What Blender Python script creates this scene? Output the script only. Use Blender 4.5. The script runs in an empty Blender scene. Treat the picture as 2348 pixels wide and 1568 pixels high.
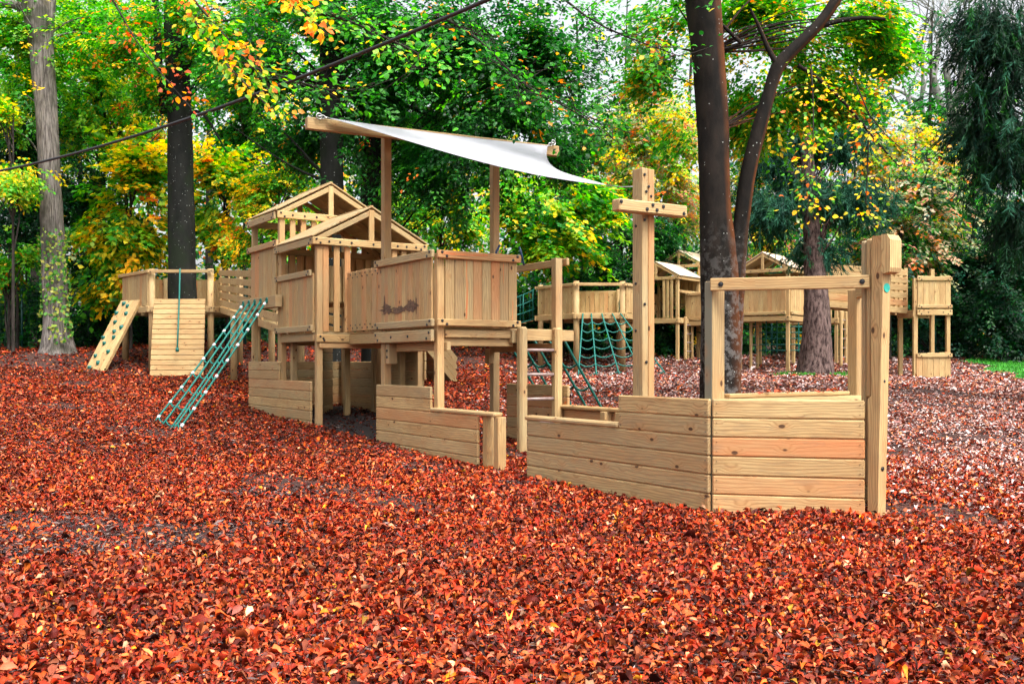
import bpy, math, random
import numpy as np
from mathutils import Vector

# ------------------------------------------------------------------ camera, world, sun, exposure
SC = bpy.context.scene
COL = SC.collection
EYE = 1.2
cam_d = bpy.data.cameras.new('camera'); cam = bpy.data.objects.new('camera', cam_d); COL.objects.link(cam)
cam.location = (0, 0, EYE); cam.rotation_euler = (math.pi / 2, 0, 0)
cam_d.sensor_width = 36; cam_d.lens = 35.0; cam_d.shift_y = 46 / 2348
cam_d.clip_start = 0.05; cam_d.clip_end = 600
SC.camera = cam
SUN_EL, SUN_AZ = 58, 142          # azimuth clockwise from +Y
w = bpy.data.worlds.new('World'); SC.world = w; w.use_nodes = True
nt = w.node_tree; nt.nodes.clear()
sky = nt.nodes.new('ShaderNodeTexSky'); sky.sky_type = 'NISHITA'; sky.sun_disc = False
sky.sun_elevation = math.radians(SUN_EL); sky.sun_rotation = math.radians(SUN_AZ)
sky.air_density = 1.0; sky.dust_density = 6.0; sky.ozone_density = 1.0
hs = nt.nodes.new('ShaderNodeHueSaturation'); hs.inputs['Saturation'].default_value = 0.22
bg = nt.nodes.new('ShaderNodeBackground'); bg.inputs['Strength'].default_value = 0.15
wo = nt.nodes.new('ShaderNodeOutputWorld')
nt.links.new(sky.outputs[0], hs.inputs['Color']); nt.links.new(hs.outputs[0], bg.inputs[0]); nt.links.new(bg.outputs[0], wo.inputs[0])
sun_d = bpy.data.lights.new('sun', 'SUN'); sun_d.energy = 1.3; sun_d.angle = math.radians(22); sun_d.color = (1, .95, .87)
sun = bpy.data.objects.new('sun', sun_d); COL.objects.link(sun)
_az, _el = math.radians(SUN_AZ), math.radians(SUN_EL)
_dir = Vector((math.sin(_az) * math.cos(_el), math.cos(_az) * math.cos(_el), math.sin(_el)))
sun.rotation_euler = _dir.to_track_quat('Z', 'Y').to_euler()
SC.view_settings.view_transform = 'Standard'; SC.view_settings.look = 'None'
SC.view_settings.exposure = 1.3; SC.view_settings.gamma = 1.0
SC.cycles.max_bounces = 7; SC.cycles.diffuse_bounces = 3; SC.cycles.transmission_bounces = 4
SC.cycles.transparent_max_bounces = 4; SC.cycles.glossy_bounces = 2
SC.cycles.use_adaptive_sampling = True; SC.cycles.adaptive_threshold = 0.03
SC.cycles.use_denoising = True

random.seed(7); RN = np.random.default_rng(7)
U = random.uniform

# ------------------------------------------------------------------ frames
def W3(x, y, Y):                     # photo point (2348 wide) at depth Y -> world
    return np.array([(x - 1174) / 2283 * Y, Y, EYE + (830 - y) / 2283 * Y])
F0 = np.array([1.53, 7.61]); UA = np.array([.54, -.8417]); UB = np.array([.8417, .54])
def S(a, b, z):                      # ship frame: a towards the bow, b to the far side
    p = F0 + a * UA + b * UB
    return np.array([p[0], p[1], z])
class Fr:                            # a local frame: near corner, p (along the left face, towards the corner), q (along the right face, away)
    def __init__(s, o, p, q): s.o = np.array(o[:2], float); s.p = np.array(p, float) / np.linalg.norm(p); s.q = np.array(q, float) / np.linalg.norm(q)
    def __call__(s, a, b, z):
        v = s.o + a * s.p + b * s.q
        return np.array([v[0], v[1], z])
    def P(s): return np.array([s.p[0], s.p[1], 0.])
    def Q(s): return np.array([s.q[0], s.q[1], 0.])
SHIP = Fr(F0, UA, UB)
ZU = np.array([0, 0, 1.])

# ------------------------------------------------------------------ ground height (thin plate through measured points)
_gp = np.array([(0, 3.6, 0), (-3, 5, 0), (4, 5, 0), (1.9, 7, .03), (.18, 9.76, .07), (-.3, 10.6, .10), (-1.7, 12.5, .15), (-2.9, 14.5, .25),
 (-4.45, 16.9, .39), (2, 12, .15), (6, 8, .06), (-6, 12, .2), (-8, 17, .42), (-9.4, 27.4, .86), (-11.5, 28, 1.0), (-13.7, 30, 1.5), (-16, 33, 1.6),
 (-22, 34, 1.7), (-6, 33, 1.7), (0, 35, 1.75), (5, 36, 1.6), (1, 30.5, .95), (8.2, 29.6, .9), (4.7, 33, 1.2), (11.2, 26.4, .75), (12, 33, 1.3), (18, 33, 1.2),
 (7.3, 24, .88), (3.2, 15, .36), (10, 12, .22), (14, 25, .76), (-30, 60, 2), (0, 60, 2.1), (30, 60, 1.8), (0, -12, 0), (-25, 5, .1), (25, 5, .1), (-30, 25, 1.2), (30, 25, .8), (-1, 23.5, .72)], float)
def _tps(r2): return np.where(r2 > 0, r2 * np.log(r2 + 1e-12), 0)
_d2 = ((_gp[:, None, :2] - _gp[None, :, :2]) ** 2).sum(-1)
_n = len(_gp); _A = np.zeros((_n + 3, _n + 3)); _A[:_n, :_n] = _tps(_d2) + np.eye(_n) * 2.0
_A[:_n, _n] = 1; _A[:_n, _n + 1:] = _gp[:, :2]; _A[_n:, :_n] = _A[:_n, _n:].T
_sol = np.linalg.solve(_A, np.concatenate([_gp[:, 2], [0, 0, 0]]))
def gzv(x, y):
    x = np.asarray(x, float); y = np.asarray(y, float); sh = x.shape; x = x.ravel(); y = y.ravel(); out = np.empty(len(x))
    for i in range(0, len(x), 20000):
        X, Y = x[i:i + 20000], y[i:i + 20000]
        d2 = (X[:, None] - _gp[None, :, 0]) ** 2 + (Y[:, None] - _gp[None, :, 1]) ** 2
        out[i:i + 20000] = _tps(d2) @ _sol[:_n] + _sol[_n] + X * _sol[_n + 1] + Y * _sol[_n + 2]
    out += .02 * np.sin(x * 1.7 + np.sin(y * 1.1)) * np.sin(y * 1.3 + 1) + .012 * np.sin(x * 4.1 + y * 2.3)
    return out.reshape(sh)
def gz(x, y): return float(gzv([x], [y])[0])

# ------------------------------------------------------------------ materials
def new_mat(name):
    m = bpy.data.materials.new(name); m.use_nodes = True; t = m.node_tree; t.nodes.clear()
    o = t.nodes.new('ShaderNodeOutputMaterial'); b = t.nodes.new('ShaderNodeBsdfPrincipled'); t.links.new(b.outputs[0], o.inputs[0])
    return m, t, b, o
def N(t, k, **kw):
    n = t.nodes.new(k)
    for a, v in kw.items():
        if a.startswith('i_'):
            key = a[2:]; key = int(key) if key.isdigit() else key.replace('_', ' ')
            n.inputs[key].default_value = v
        else: setattr(n, a, v)
    return n
def math_n(t, op, a, b=None, c=None):
    n = t.nodes.new('ShaderNodeMath'); n.operation = op
    for i, v in enumerate((a, b, c)):
        if v is None: continue
        if isinstance(v, (int, float)): n.inputs[i].default_value = v
        else: t.links.new(v, n.inputs[i])
    return n.outputs[0]
def mixc(t, f, a, b, mode='MIX'):
    n = t.nodes.new('ShaderNodeMix'); n.data_type = 'RGBA'; n.blend_type = mode
    for i, v in ((0, f), (6, a), (7, b)):
        if isinstance(v, (int, float)): n.inputs[i].default_value = v
        elif isinstance(v, tuple): n.inputs[i].default_value = (*v, 1)
        else: t.links.new(v, n.inputs[i])
    return n.outputs[2]
def mapr(t, v, a, b, c=0., d=1.):
    n = t.nodes.new('ShaderNodeMapRange'); t.links.new(v, n.inputs[0])
    for i, x in enumerate((a, b, c, d)): n.inputs[i + 1].default_value = x
    return n.outputs[0]

def wood_mat():
    m, t, b, o = new_mat('pine_wood')
    gc = N(t, 'ShaderNodeAttribute', attribute_name='gc'); bt = N(t, 'ShaderNodeAttribute', attribute_name='bt')
    sep = N(t, 'ShaderNodeSeparateXYZ'); t.links.new(bt.outputs['Vector'], sep.inputs[0])
    def sc(v, s):
        n = N(t, 'ShaderNodeVectorMath', operation='MULTIPLY'); t.links.new(v, n.inputs[0]); n.inputs[1].default_value = s; return n.outputs[0]
    v = gc.outputs['Vector']
    # knots: elongated cells, gated
    kv = N(t, 'ShaderNodeTexVoronoi', voronoi_dimensions='3D'); kv.inputs['Scale'].default_value = 1; t.links.new(sc(v, (4.6, 8.0, 8.0)), kv.inputs['Vector'])
    ksep = N(t, 'ShaderNodeSeparateColor'); t.links.new(kv.outputs['Color'], ksep.inputs[0])
    gate = math_n(t, 'GREATER_THAN', ksep.outputs[0], .5)
    kd = kv.outputs['Distance']
    knot = math_n(t, 'MULTIPLY', mapr(t, kd, .09, .135, 1, 0), gate)
    halo = math_n(t, 'MULTIPLY', mapr(t, kd, .12, .42, 1, 0), gate)
    # grain
    n1 = N(t, 'ShaderNodeTexNoise'); n1.inputs['Scale'].default_value = 1; n1.inputs['Detail'].default_value = 3; t.links.new(sc(v, (1.1, 6, 6)), n1.inputs['Vector'])
    s2 = N(t, 'ShaderNodeSeparateXYZ'); t.links.new(v, s2.inputs[0])
    yy = math_n(t, 'ADD', s2.outputs[1], math_n(t, 'MULTIPLY', s2.outputs[2], 1.3))
    ph = math_n(t, 'ADD', math_n(t, 'MULTIPLY', yy, 250), math_n(t, 'MULTIPLY', n1.outputs[0], 30))
    ph = math_n(t, 'ADD', ph, math_n(t, 'MULTIPLY', halo, 9))
    ring = math_n(t, 'MULTIPLY_ADD', math_n(t, 'SINE', ph), .5, .5)
    ring = math_n(t, 'POWER', ring, 2.5)
    n2 = N(t, 'ShaderNodeTexNoise'); n2.inputs['Scale'].default_value = 1; n2.inputs['Detail'].default_value = 4; t.links.new(sc(v, (7, 120, 120)), n2.inputs['Vector'])
    n3 = N(t, 'ShaderNodeTexNoise'); n3.inputs['Scale'].default_value = 1; n3.inputs['Detail'].default_value = 3; t.links.new(sc(v, (1.3, 4, 4)), n3.inputs['Vector'])
    light = mixc(t, sep.outputs[0], (.68, .49, .225), (.46, .33, .152))
    light = mixc(t, mapr(t, n3.outputs[0], .35, .7), light, (.47, .28, .115))
    c = mixc(t, math_n(t, 'MULTIPLY', ring, .62), light, (.29, .165, .06))
    c = mixc(t, mapr(t, n2.outputs[0], .42, .7, 0, .5), c, (.24, .155, .08))
    c = mixc(t, math_n(t, 'MULTIPLY', sep.outputs[1], mapr(t, n3.outputs[0], .3, .6, .5, 1)), c, (.62, .20, .07))
    c = mixc(t, math_n(t, 'MULTIPLY', sep.outputs[2], mapr(t, n3.outputs[0], .3, .65, .75, .3)), c, (.21, .205, .145))
    n5 = N(t, 'ShaderNodeTexNoise'); n5.inputs['Scale'].default_value = 1; n5.inputs['Detail'].default_value = 5; n5.inputs['Roughness'].default_value = .7; t.links.new(sc(v, (2.2, 9, 9)), n5.inputs['Vector'])
    c = mixc(t, mapr(t, n5.outputs[0], .56, .72, 0, .45), c, (.22, .17, .11))
    c = mixc(t, math_n(t, 'MULTIPLY', halo, .4), c, (.42, .20, .07))
    c = mixc(t, math_n(t, 'MULTIPLY', knot, .92), c, (.06, .026, .012))
    t.links.new(c, b.inputs['Base Color']); b.inputs['Roughness'].default_value = .68
    b.inputs['Specular IOR Level'].default_value = .3
    bp = N(t, 'ShaderNodeBump'); bp.inputs['Strength'].default_value = .35; bp.inputs['Distance'].default_value = .003
    t.links.new(math_n(t, 'ADD', n2.outputs[0], math_n(t, 'MULTIPLY', ring, -.4)), bp.inputs['Height']); t.links.new(bp.outputs[0], b.inputs['Normal'])
    return m
def plain(name, c, r=.5, metal=0., noise=0.15, scale=20):
    m, t, b, o = new_mat(name)
    n = N(t, 'ShaderNodeTexNoise'); n.inputs['Scale'].default_value = scale; n.inputs['Detail'].default_value = 4
    tc = N(t, 'ShaderNodeTexCoord'); t.links.new(tc.outputs['Object'], n.inputs['Vector'])
    k = mapr(t, n.outputs[0], .3, .7, 1 - noise, 1 + noise)
    mm = N(t, 'ShaderNodeVectorMath', operation='SCALE'); mm.inputs[0].default_value = c; t.links.new(k, mm.inputs['Scale'])
    t.links.new(mm.outputs[0], b.inputs['Base Color']); b.inputs['Roughness'].default_value = r; b.inputs['Metallic'].default_value = metal
    return m
def leaf_mat(name, transl=.42, rough=.45, spec=.35):
    m, t, b, o = new_mat(name)
    at = N(t, 'ShaderNodeAttribute', attribute_name='lc')
    t.links.new(at.outputs['Color'], b.inputs['Base Color']); b.inputs['Roughness'].default_value = rough; b.inputs['Specular IOR Level'].default_value = spec
    if transl:
        tr = N(t, 'ShaderNodeBsdfTranslucent')
        hsv = N(t, 'ShaderNodeHueSaturation'); hsv.inputs['Saturation'].default_value = 1.1; hsv.inputs['Value'].default_value = 2.1
        t.links.new(at.outputs['Color'], hsv.inputs['Color']); t.links.new(hsv.outputs[0], tr.inputs[0])
        mx = N(t, 'ShaderNodeMixShader'); mx.inputs[0].default_value = transl
        t.links.new(b.outputs[0], mx.inputs[1]); t.links.new(tr.outputs[0], mx.inputs[2]); t.links.new(mx.outputs[0], o.inputs[0])
    return m
def bark_mat(name, c1, c2, lich=.0, moss=None, ridge=(9, 9, 1.2), bump=.02, rough=.85, rust=0., low=0.):
    m, t, b, o = new_mat(name)
    tc = N(t, 'ShaderNodeTexCoord'); mp = N(t, 'ShaderNodeMapping'); mp.inputs['Scale'].default_value = ridge; t.links.new(tc.outputs['Object'], mp.inputs['Vector'])
    n = N(t, 'ShaderNodeTexNoise'); n.inputs['Scale'].default_value = 1; n.inputs['Detail'].default_value = 6; n.inputs['Roughness'].default_value = .65; t.links.new(mp.outputs[0], n.inputs['Vector'])
    n2 = N(t, 'ShaderNodeTexNoise'); n2.inputs['Scale'].default_value = 1.6; n2.inputs['Detail'].default_value = 5; t.links.new(tc.outputs['Object'], n2.inputs['Vector'])
    c = mixc(t, mapr(t, n.outputs[0], .38, .62), c1, c2)
    if moss: c = mixc(t, mapr(t, n2.outputs[0], .5, .62, 0, .75), c, moss)
    if rust:
        ge = N(t, 'ShaderNodeNewGeometry'); s = N(t, 'ShaderNodeSeparateXYZ'); t.links.new(ge.outputs['Normal'], s.inputs[0])
        c = mixc(t, math_n(t, 'MULTIPLY', mapr(t, s.outputs[0], .35, .85, 0, rust), mapr(t, n2.outputs[0], .3, .55)), c, (.30, .085, .015))
    if low:
        ge2 = N(t, 'ShaderNodeNewGeometry'); s2 = N(t, 'ShaderNodeSeparateXYZ'); t.links.new(ge2.outputs['Position'], s2.inputs[0])
        n4 = N(t, 'ShaderNodeTexNoise'); n4.inputs['Scale'].default_value = 9; n4.inputs['Detail'].default_value = 7; n4.inputs['Roughness'].default_value = .7; t.links.new(tc.outputs['Object'], n4.inputs['Vector'])
        c = mixc(t, math_n(t, 'MULTIPLY', mapr(t, s2.outputs[2], 1.6, 3.4, low, 0), mapr(t, n4.outputs[0], .48, .56)), c, (.19, .185, .175))
    if lich:
        vo = N(t, 'ShaderNodeTexVoronoi'); vo.inputs['Scale'].default_value = 19; vo.inputs['Randomness'].default_value = 1; t.links.new(tc.outputs['Object'], vo.inputs['Vector'])
        cs = N(t, 'ShaderNodeSeparateColor'); t.links.new(vo.outputs['Color'], cs.inputs[0])
        k = math_n(t, 'MULTIPLY', mapr(t, math_n(t, 'ADD', vo.outputs['Distance'], math_n(t, 'MULTIPLY', n2.outputs[0], .3)), .27, .36, 1, 0), math_n(t, 'GREATER_THAN', cs.outputs[0], 1 - lich))
        c = mixc(t, k, c, (.30, .32, .30))
    t.links.new(c, b.inputs['Base Color']); b.inputs['Roughness'].default_value = rough; b.inputs['Specular IOR Level'].default_value = .2
    bp = N(t, 'ShaderNodeBump'); bp.inputs['Strength'].default_value = .8; bp.inputs['Distance'].default_value = bump
    t.links.new(n.outputs[0], bp.inputs['Height']); t.links.new(bp.outputs[0], b.inputs['Normal'])
    return m
M = {}
M['wood'] = wood_mat()
M['sheen_wood'] = plain('sky_sheen_boards', (.70, .545, .40), .55, noise=.12, scale=3)  # pale cream roof boards with the sky's reflection put into their colour
M['bolt'] = plain('black_bolt_cap', (.012, .012, .014), .35)
M['rope'] = plain('green_rope', (.0, .145, .115), .6, scale=60)
M['rope_dark'] = plain('dark_green_rope', (.0, .11, .085), .6, scale=60)
M['white'] = plain('white_plastic', (.75, .76, .78), .4, noise=.03)
M['grip'] = plain('climbing_grip_green', (.0, .11, .085), .45, noise=.25)
M['steel'] = plain('galvanised_steel', (.55, .55, .56), .35, 1.)
M['rung'] = plain('rung_metal', (.30, .22, .20), .45, .2, noise=.2)
M['sail'] = plain('sail_cloth', (.33, .33, .365), .8, noise=.06, scale=4)
M['blue'] = plain('blue_metal', (.02, .05, .12), .4)
M['teal'] = plain('teal_disc', (.02, .42, .33), .4)
M['cable'] = plain('black_cable', (.02, .021, .023), .55)
M['fence'] = plain('fence_green', (.0, .06, .05), .5)
M['dirt'] = plain('shaded_mud', (.05, .025, .02), .95, noise=.4, scale=8)
M['leaf'] = leaf_mat('tree_leaf'); M['needle'] = leaf_mat('conifer_needle', .12, .6, .2)
M['litter'] = leaf_mat('fallen_leaf', 0, .62, .22)
M['bark_dark'] = bark_mat('dark_beech_bark', (.005, .006, .005), (.017, .018, .015), .20, (.010, .017, .007), (3, 3, 1.2), .008)
M['bark_pale'] = bark_mat('pale_grey_bark', (.060, .050, .045), (.25, .222, .20), 0, (.05, .05, .035), (26, 26, 2.2), .02)
M['bark_right'] = bark_mat('rust_beech_bark', (.005, .004, .003), (.017, .012, .009), .16, None, (5, 5, 2.5), .02, rust=.38, low=.5)
M['bark_fir'] = bark_mat('flaky_fir_bark', (.028, .015, .014), (.20, .135, .12), 0, None, (17, 17, 5.5), .06)
M['bark_bare'] = bark_mat('grey_bare_bark', (.16, .16, .15), (.30, .30, .28), 0, (.10, .12, .07), (8, 8, 1), .01)
M['bark_thin'] = bark_mat('thin_stem_bark', (.015, .012, .010), (.05, .042, .035), 0, None, (10, 10, 2), .01)

# ------------------------------------------------------------------ object helpers
def link(o, parent=None):
    COL.objects.link(o)
    if parent is not None: o.parent = parent
    return o
def tag(o, label=None, cat=None, group=None, kind=None):
    if label: o['label'] = label
    if cat: o['category'] = cat
    if group: o['group'] = group
    if kind: o['kind'] = kind
    return o
def thing(name, label, cat, loc, group=None):
    o = bpy.data.objects.new(name, None); o.empty_display_size = .2; COL.objects.link(o)
    o.location = tuple(float(v) for v in loc); o['_base'] = 1
    del o['_base']
    return tag(o, label, cat, group)
def base(o):
    b = np.zeros(3)
    while o is not None: b = b + np.array(o.location); o = o.parent
    return b

FRESH_SKYLIT = [False]  # village timber: fresh wood, its tone lightened further to carry open-sky light
class MB:
    """collects solids; every solid carries grain coordinates and a tone"""
    def __init__(s): s.v = []; s.f = []; s.m = []; s.g = []; s.b = []; s.sm = []
    def add(s, vs, fs, mat=0, g=None, b=(0, 0, 0), smooth=False):
        k = len(s.v); s.v += [tuple(map(float, x)) for x in vs]; s.f += [tuple(i + k for i in f) for f in fs]; s.m += [mat] * len(fs); s.sm += [smooth] * len(fs)
        s.g += g if g is not None else [(0, 0, 0)] * len(vs); s.b += [b] * len(vs)
        return s
    def box(s, c, L, Wd, T, l, w_, t, mat=0, ch=.006, red=0., grey=None, tone=None):
        """centre c, unit axes L (grain), Wd, T with full sizes l, w_, t, chamfered edges"""
        c = np.array(c, float); L, Wd, T = (np.array(x, float) / np.linalg.norm(x) for x in (L, Wd, T))
        h = np.array([l, w_, t]) / 2; ch = min(ch, h.min() * .6)
        vs, idx = [], {}
        for sx in (-1, 1):
            for sy in (-1, 1):
                for sz in (-1, 1):
                    for k in range(3):
                        q = np.array([sx, sy, sz]) * h; q2 = q.copy()
                        for j in range(3):
                            if j != k: q2[j] -= np.sign(q[j]) * ch
                        idx[(sx, sy, sz, k)] = len(vs); vs.append(q2)
        fs = []
        def fc(*a): fs.append(tuple(idx[x] for x in a))
        for k in range(3):      # big faces: vertices whose full coordinate is k
            i, j = [x for x in range(3) if x != k]
            for sk in (-1, 1):
                def key(si, sj):
                    q = [0, 0, 0]; q[k] = sk; q[i] = si; q[j] = sj; return (*q, k)
                o4 = [key(-1, -1), key(1, -1), key(1, 1), key(-1, 1)]
                if (sk < 0) ^ (k == 1): o4 = o4[::-1]
                fc(*o4)
        for k in range(3):      # edges along axis k
            i, j = [x for x in range(3) if x != k]
            for si in (-1, 1):
                for sj in (-1, 1):
                    def key(sk, kk):
                        q = [0, 0, 0]; q[k] = sk; q[i] = si; q[j] = sj; return (*q, kk)
                    o4 = [key(-1, i), key(1, i), key(1, j), key(-1, j)]
                    if (si * sj > 0) ^ (k == 1): o4 = o4[::-1]
                    fc(*o4)
        for sx in (-1, 1):
            for sy in (-1, 1):
                for sz in (-1, 1):
                    t3 = [(sx, sy, sz, 0), (sx, sy, sz, 1), (sx, sy, sz, 2)]
                    if sx * sy * sz < 0: t3 = t3[::-1]
                    fc(*t3)
        off = np.array([U(0, 60), U(0, 60), U(0, 60)]); ft = FRESH_SKYLIT[0]
        g = [tuple(q + off) for q in vs]
        P = [c + L * q[0] + Wd * q[1] + T * q[2] for q in vs]
        if grey is None: grey = U(0, .45)
        if ft: grey *= .15; tone = U(0, .35); red *= .5
        s.add(P, fs, mat, g, (U(0, 1) if tone is None else tone, red, grey)); return s
    def bar(s, p0, p1, w_, t, up=ZU, **k):
        """timber from p0 to p1, w_ along 'up', t sideways"""
        p0 = np.array(p0, float); p1 = np.array(p1, float); d = p1 - p0; l = np.linalg.norm(d); d /= l
        T = np.cross(d, up); T /= np.linalg.norm(T); Wd = np.cross(T, d)
        return s.box((p0 + p1) / 2, d, Wd, T, l, w_, t, **k)
    def post(s, f, a, b, z0, z1, c=.09, c2=None, **k):
        return s.box(f(a, b, (z0 + z1) / 2), ZU, f.P(), f.Q(), z1 - z0, c, c2 or c, **k)
    def cyl(s, p0, p1, r, n=8, mat=0, r1=None, caps=True, wood=True):
        p0 = np.array(p0, float); p1 = np.array(p1, float); d = p1 - p0; l = np.linalg.norm(d); d /= l
        x = np.cross(d, ZU if abs(d[2]) < .9 else np.array([1., 0, 0])); x /= np.linalg.norm(x); y = np.cross(d, x)
        r1 = r if r1 is None else r1; vs, g = [], []; off = U(0, 60)
        for e, (p, rr) in enumerate(((p0, r), (p1, r1))):
            for i in range(n):
                a = 2 * math.pi * i / n; vs.append(p + rr * (math.cos(a) * x + math.sin(a) * y)); g.append((e * l + off, rr * math.cos(a) + off, rr * math.sin(a)))
        fs = [(i, (i + 1) % n, n + (i + 1) % n, n + i) for i in range(n)]
        s.add(vs, fs, mat, g, (U(0, 1), 0, U(0, .3)), True)
        if caps: s.f += [tuple(len(s.v) - 2 * n + i for i in range(n))[::-1], tuple(len(s.v) - n + i for i in range(n))]; s.m += [mat] * 2; s.sm += [False] * 2
        return s
    def tube(s, pts, r, n=6, mat=0, taper=None):
        pts = [np.array(p, float) for p in pts]; k0 = len(s.v); vs = []; prev = None
        for i, p in enumerate(pts):
            d = pts[min(i + 1, len(pts) - 1)] - pts[max(i - 1, 0)]; d = d / (np.linalg.norm(d) + 1e-9)
            if prev is None:
                x = np.cross(d, ZU if abs(d[2]) < .9 else np.array([1., 0, 0]))
            else: x = prev - d * np.dot(prev, d)
            x /= np.linalg.norm(x) + 1e-9; prev = x; y = np.cross(d, x)
            rr = r if taper is None else (taper[i] if hasattr(taper, '__len__') else r + (taper - r) * i / (len(pts) - 1))
            for j in range(n):
                a = 2 * math.pi * j / n; vs.append(p + rr * (math.cos(a) * x + math.sin(a) * y))
        m = len(pts)
        fs = [(i * n + j, i * n + (j + 1) % n, (i + 1) * n + (j + 1) % n, (i + 1) * n + j) for i in range(m - 1) for j in range(n)]
        fs += [tuple(range(n))[::-1], tuple(range((m - 1) * n, m * n))]
        return s.add(vs, fs, mat, None, (0, 0, 0), True)
    def bolt(s, p, nrm, r=.017, mat=1):
        p = np.array(p, float); nrm = np.array(nrm, float) / np.linalg.norm(nrm)
        s.cyl(p - nrm * .002, p + nrm * .006, r, 8, mat); s.cyl(p + nrm * .005, p + nrm * .010, r * .72, 8, mat, r1=r * .4); return s
    def build(s, name, mats, parent=None, smooth=False):
        o0 = base(parent); me = bpy.data.meshes.new(name)
        v = np.array(s.v) - o0
        me.from_pydata(v.tolist(), [], s.f)
        for m in mats: me.materials.append(M[m])
        me.polygons.foreach_set('material_index', s.m); me.polygons.foreach_set('use_smooth', s.sm)
        a = me.attributes.new('gc', 'FLOAT_VECTOR', 'POINT'); a.data.foreach_set('vector', np.array(s.g, dtype=np.float32).ravel())
        a = me.attributes.new('bt', 'FLOAT_VECTOR', 'POINT'); a.data.foreach_set('vector', np.array(s.b, dtype=np.float32).ravel())
        me.update(); o = bpy.data.objects.new(name, me); link(o, parent)
        return o
WB = ['wood', 'bolt']

def fast_mesh(name, V, Fq, colr=None, mats=(), smooth=False):
    """V (n,3); Fq list of int arrays (m,k)"""
    me = bpy.data.meshes.new(name); V = np.asarray(V, np.float32)
    me.vertices.add(len(V)); me.vertices.foreach_set('co', V.ravel())
    loops = np.concatenate([f.ravel() for f in Fq]).astype(np.int32)
    tot = np.concatenate([np.full(len(f), f.shape[1], np.int32) for f in Fq]); st = np.concatenate([[0], np.cumsum(tot)[:-1]]).astype(np.int32)
    me.loops.add(len(loops)); me.loops.foreach_set('vertex_index', loops)
    me.polygons.add(len(tot)); me.polygons.foreach_set('loop_start', st)
    me.update(calc_edges=True)
    if smooth: me.polygons.foreach_set('use_smooth', np.ones(len(tot), bool))
    for m in mats: me.materials.append(M[m])
    if colr is not None:
        c = np.ones((len(V), 4), np.float32); c[:, :3] = colr
        a = me.color_attributes.new('lc', 'FLOAT_COLOR', 'POINT'); a.data.foreach_set('color', c.ravel())
    return me
def unit(a): return a / (np.linalg.norm(a, axis=-1, keepdims=True) + 1e-9)
def leaves(name, P, D, Nn, L, C, mat, wid=.6, fine=False, curl=.25):
    """P base points, D leaf axes, Nn normals, L lengths, C colours"""
    n = len(P); D = unit(D); Nn = unit(Nn - D * (Nn * D).sum(1, keepdims=True)); Sd = np.cross(D, Nn); L = L[:, None]
    wv = (wid * RN.uniform(.8, 1.2, (n, 1))) * L * .5
    if not fine:
        V = np.stack([P, P + D * L * .45 + Sd * wv + Nn * L * curl * .3, P + D * L - Nn * L * curl * .4, P + D * L * .45 - Sd * wv + Nn * L * curl * .3], 1).reshape(-1, 3)
        i = np.arange(n)[:, None] * 4; Fq = [np.concatenate([i, i + 1, i + 2], 1), np.concatenate([i, i + 2, i + 3], 1)]
        return fast_mesh(name, V, Fq, np.repeat(C, 4, 0), [mat])
    cu = curl * RN.uniform(-1, 1.6, (n, 1)); fo = curl * RN.uniform(-.3, 1.4, (n, 1))
    def ctr(s): return P + D * L * s + Nn * L * cu * (4 * s * (1 - s)) * .5
    def side(s, k, wd): return ctr(s) + Sd * wv * k * wd + Nn * L * fo * .45 * wd + Nn * L * RN.uniform(-.06, .06, (n, 1))
    V = np.stack([ctr(0), ctr(.35), ctr(.7), ctr(1), side(.3, 1, 1), side(.68, 1, .8), side(.3, -1, 1), side(.68, -1, .8)], 1).reshape(-1, 3)
    i = np.arange(n)[:, None] * 8
    def f(*a): return np.concatenate([i + x for x in a], 1)
    return fast_mesh(name, V, [np.concatenate([f(0, 1, 4), f(2, 3, 5), f(0, 6, 1), f(2, 7, 3)]), np.concatenate([f(1, 2, 5, 4), f(1, 6, 7, 2)])], np.repeat(C, 8, 0), [mat])

# ------------------------------------------------------------------ play ship
PW = .145
def hplanks(mb, p0, p1, ztops, t=.034, red=None, h=PW, offs=(0, 0), grey=None):
    """horizontal boards between plan points p0, p1; ztops the top height of each row"""
    p0 = np.array(p0[:2], float); p1 = np.array(p1[:2], float); d = (p1 - p0); l = np.linalg.norm(d); d /= l
    D3 = np.array([d[0], d[1], 0]); Nn = np.array([d[1], -d[0], 0])
    for i, zt in enumerate(ztops):
        c = np.array([*(p0 + p1) / 2, zt - h / 2]) + Nn * U(-.0015, .0015)
        r = .0 if red is None or i not in red else red[i]
        mb.box(c, D3, ZU, Nn, l - U(0, .004), h - .003, t, ch=.011, red=r if r else (U(0, .35) if random.random() < .3 else 0), grey=grey)
        for e in (-1, 1):
            for dz in (-.035, .035):
                q = c + D3 * e * (l / 2 - .035) + ZU * dz
                mb.bolt(q + Nn * (t / 2), Nn, .0035); mb.bolt(q - Nn * (t / 2), -Nn, .0035)
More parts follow.
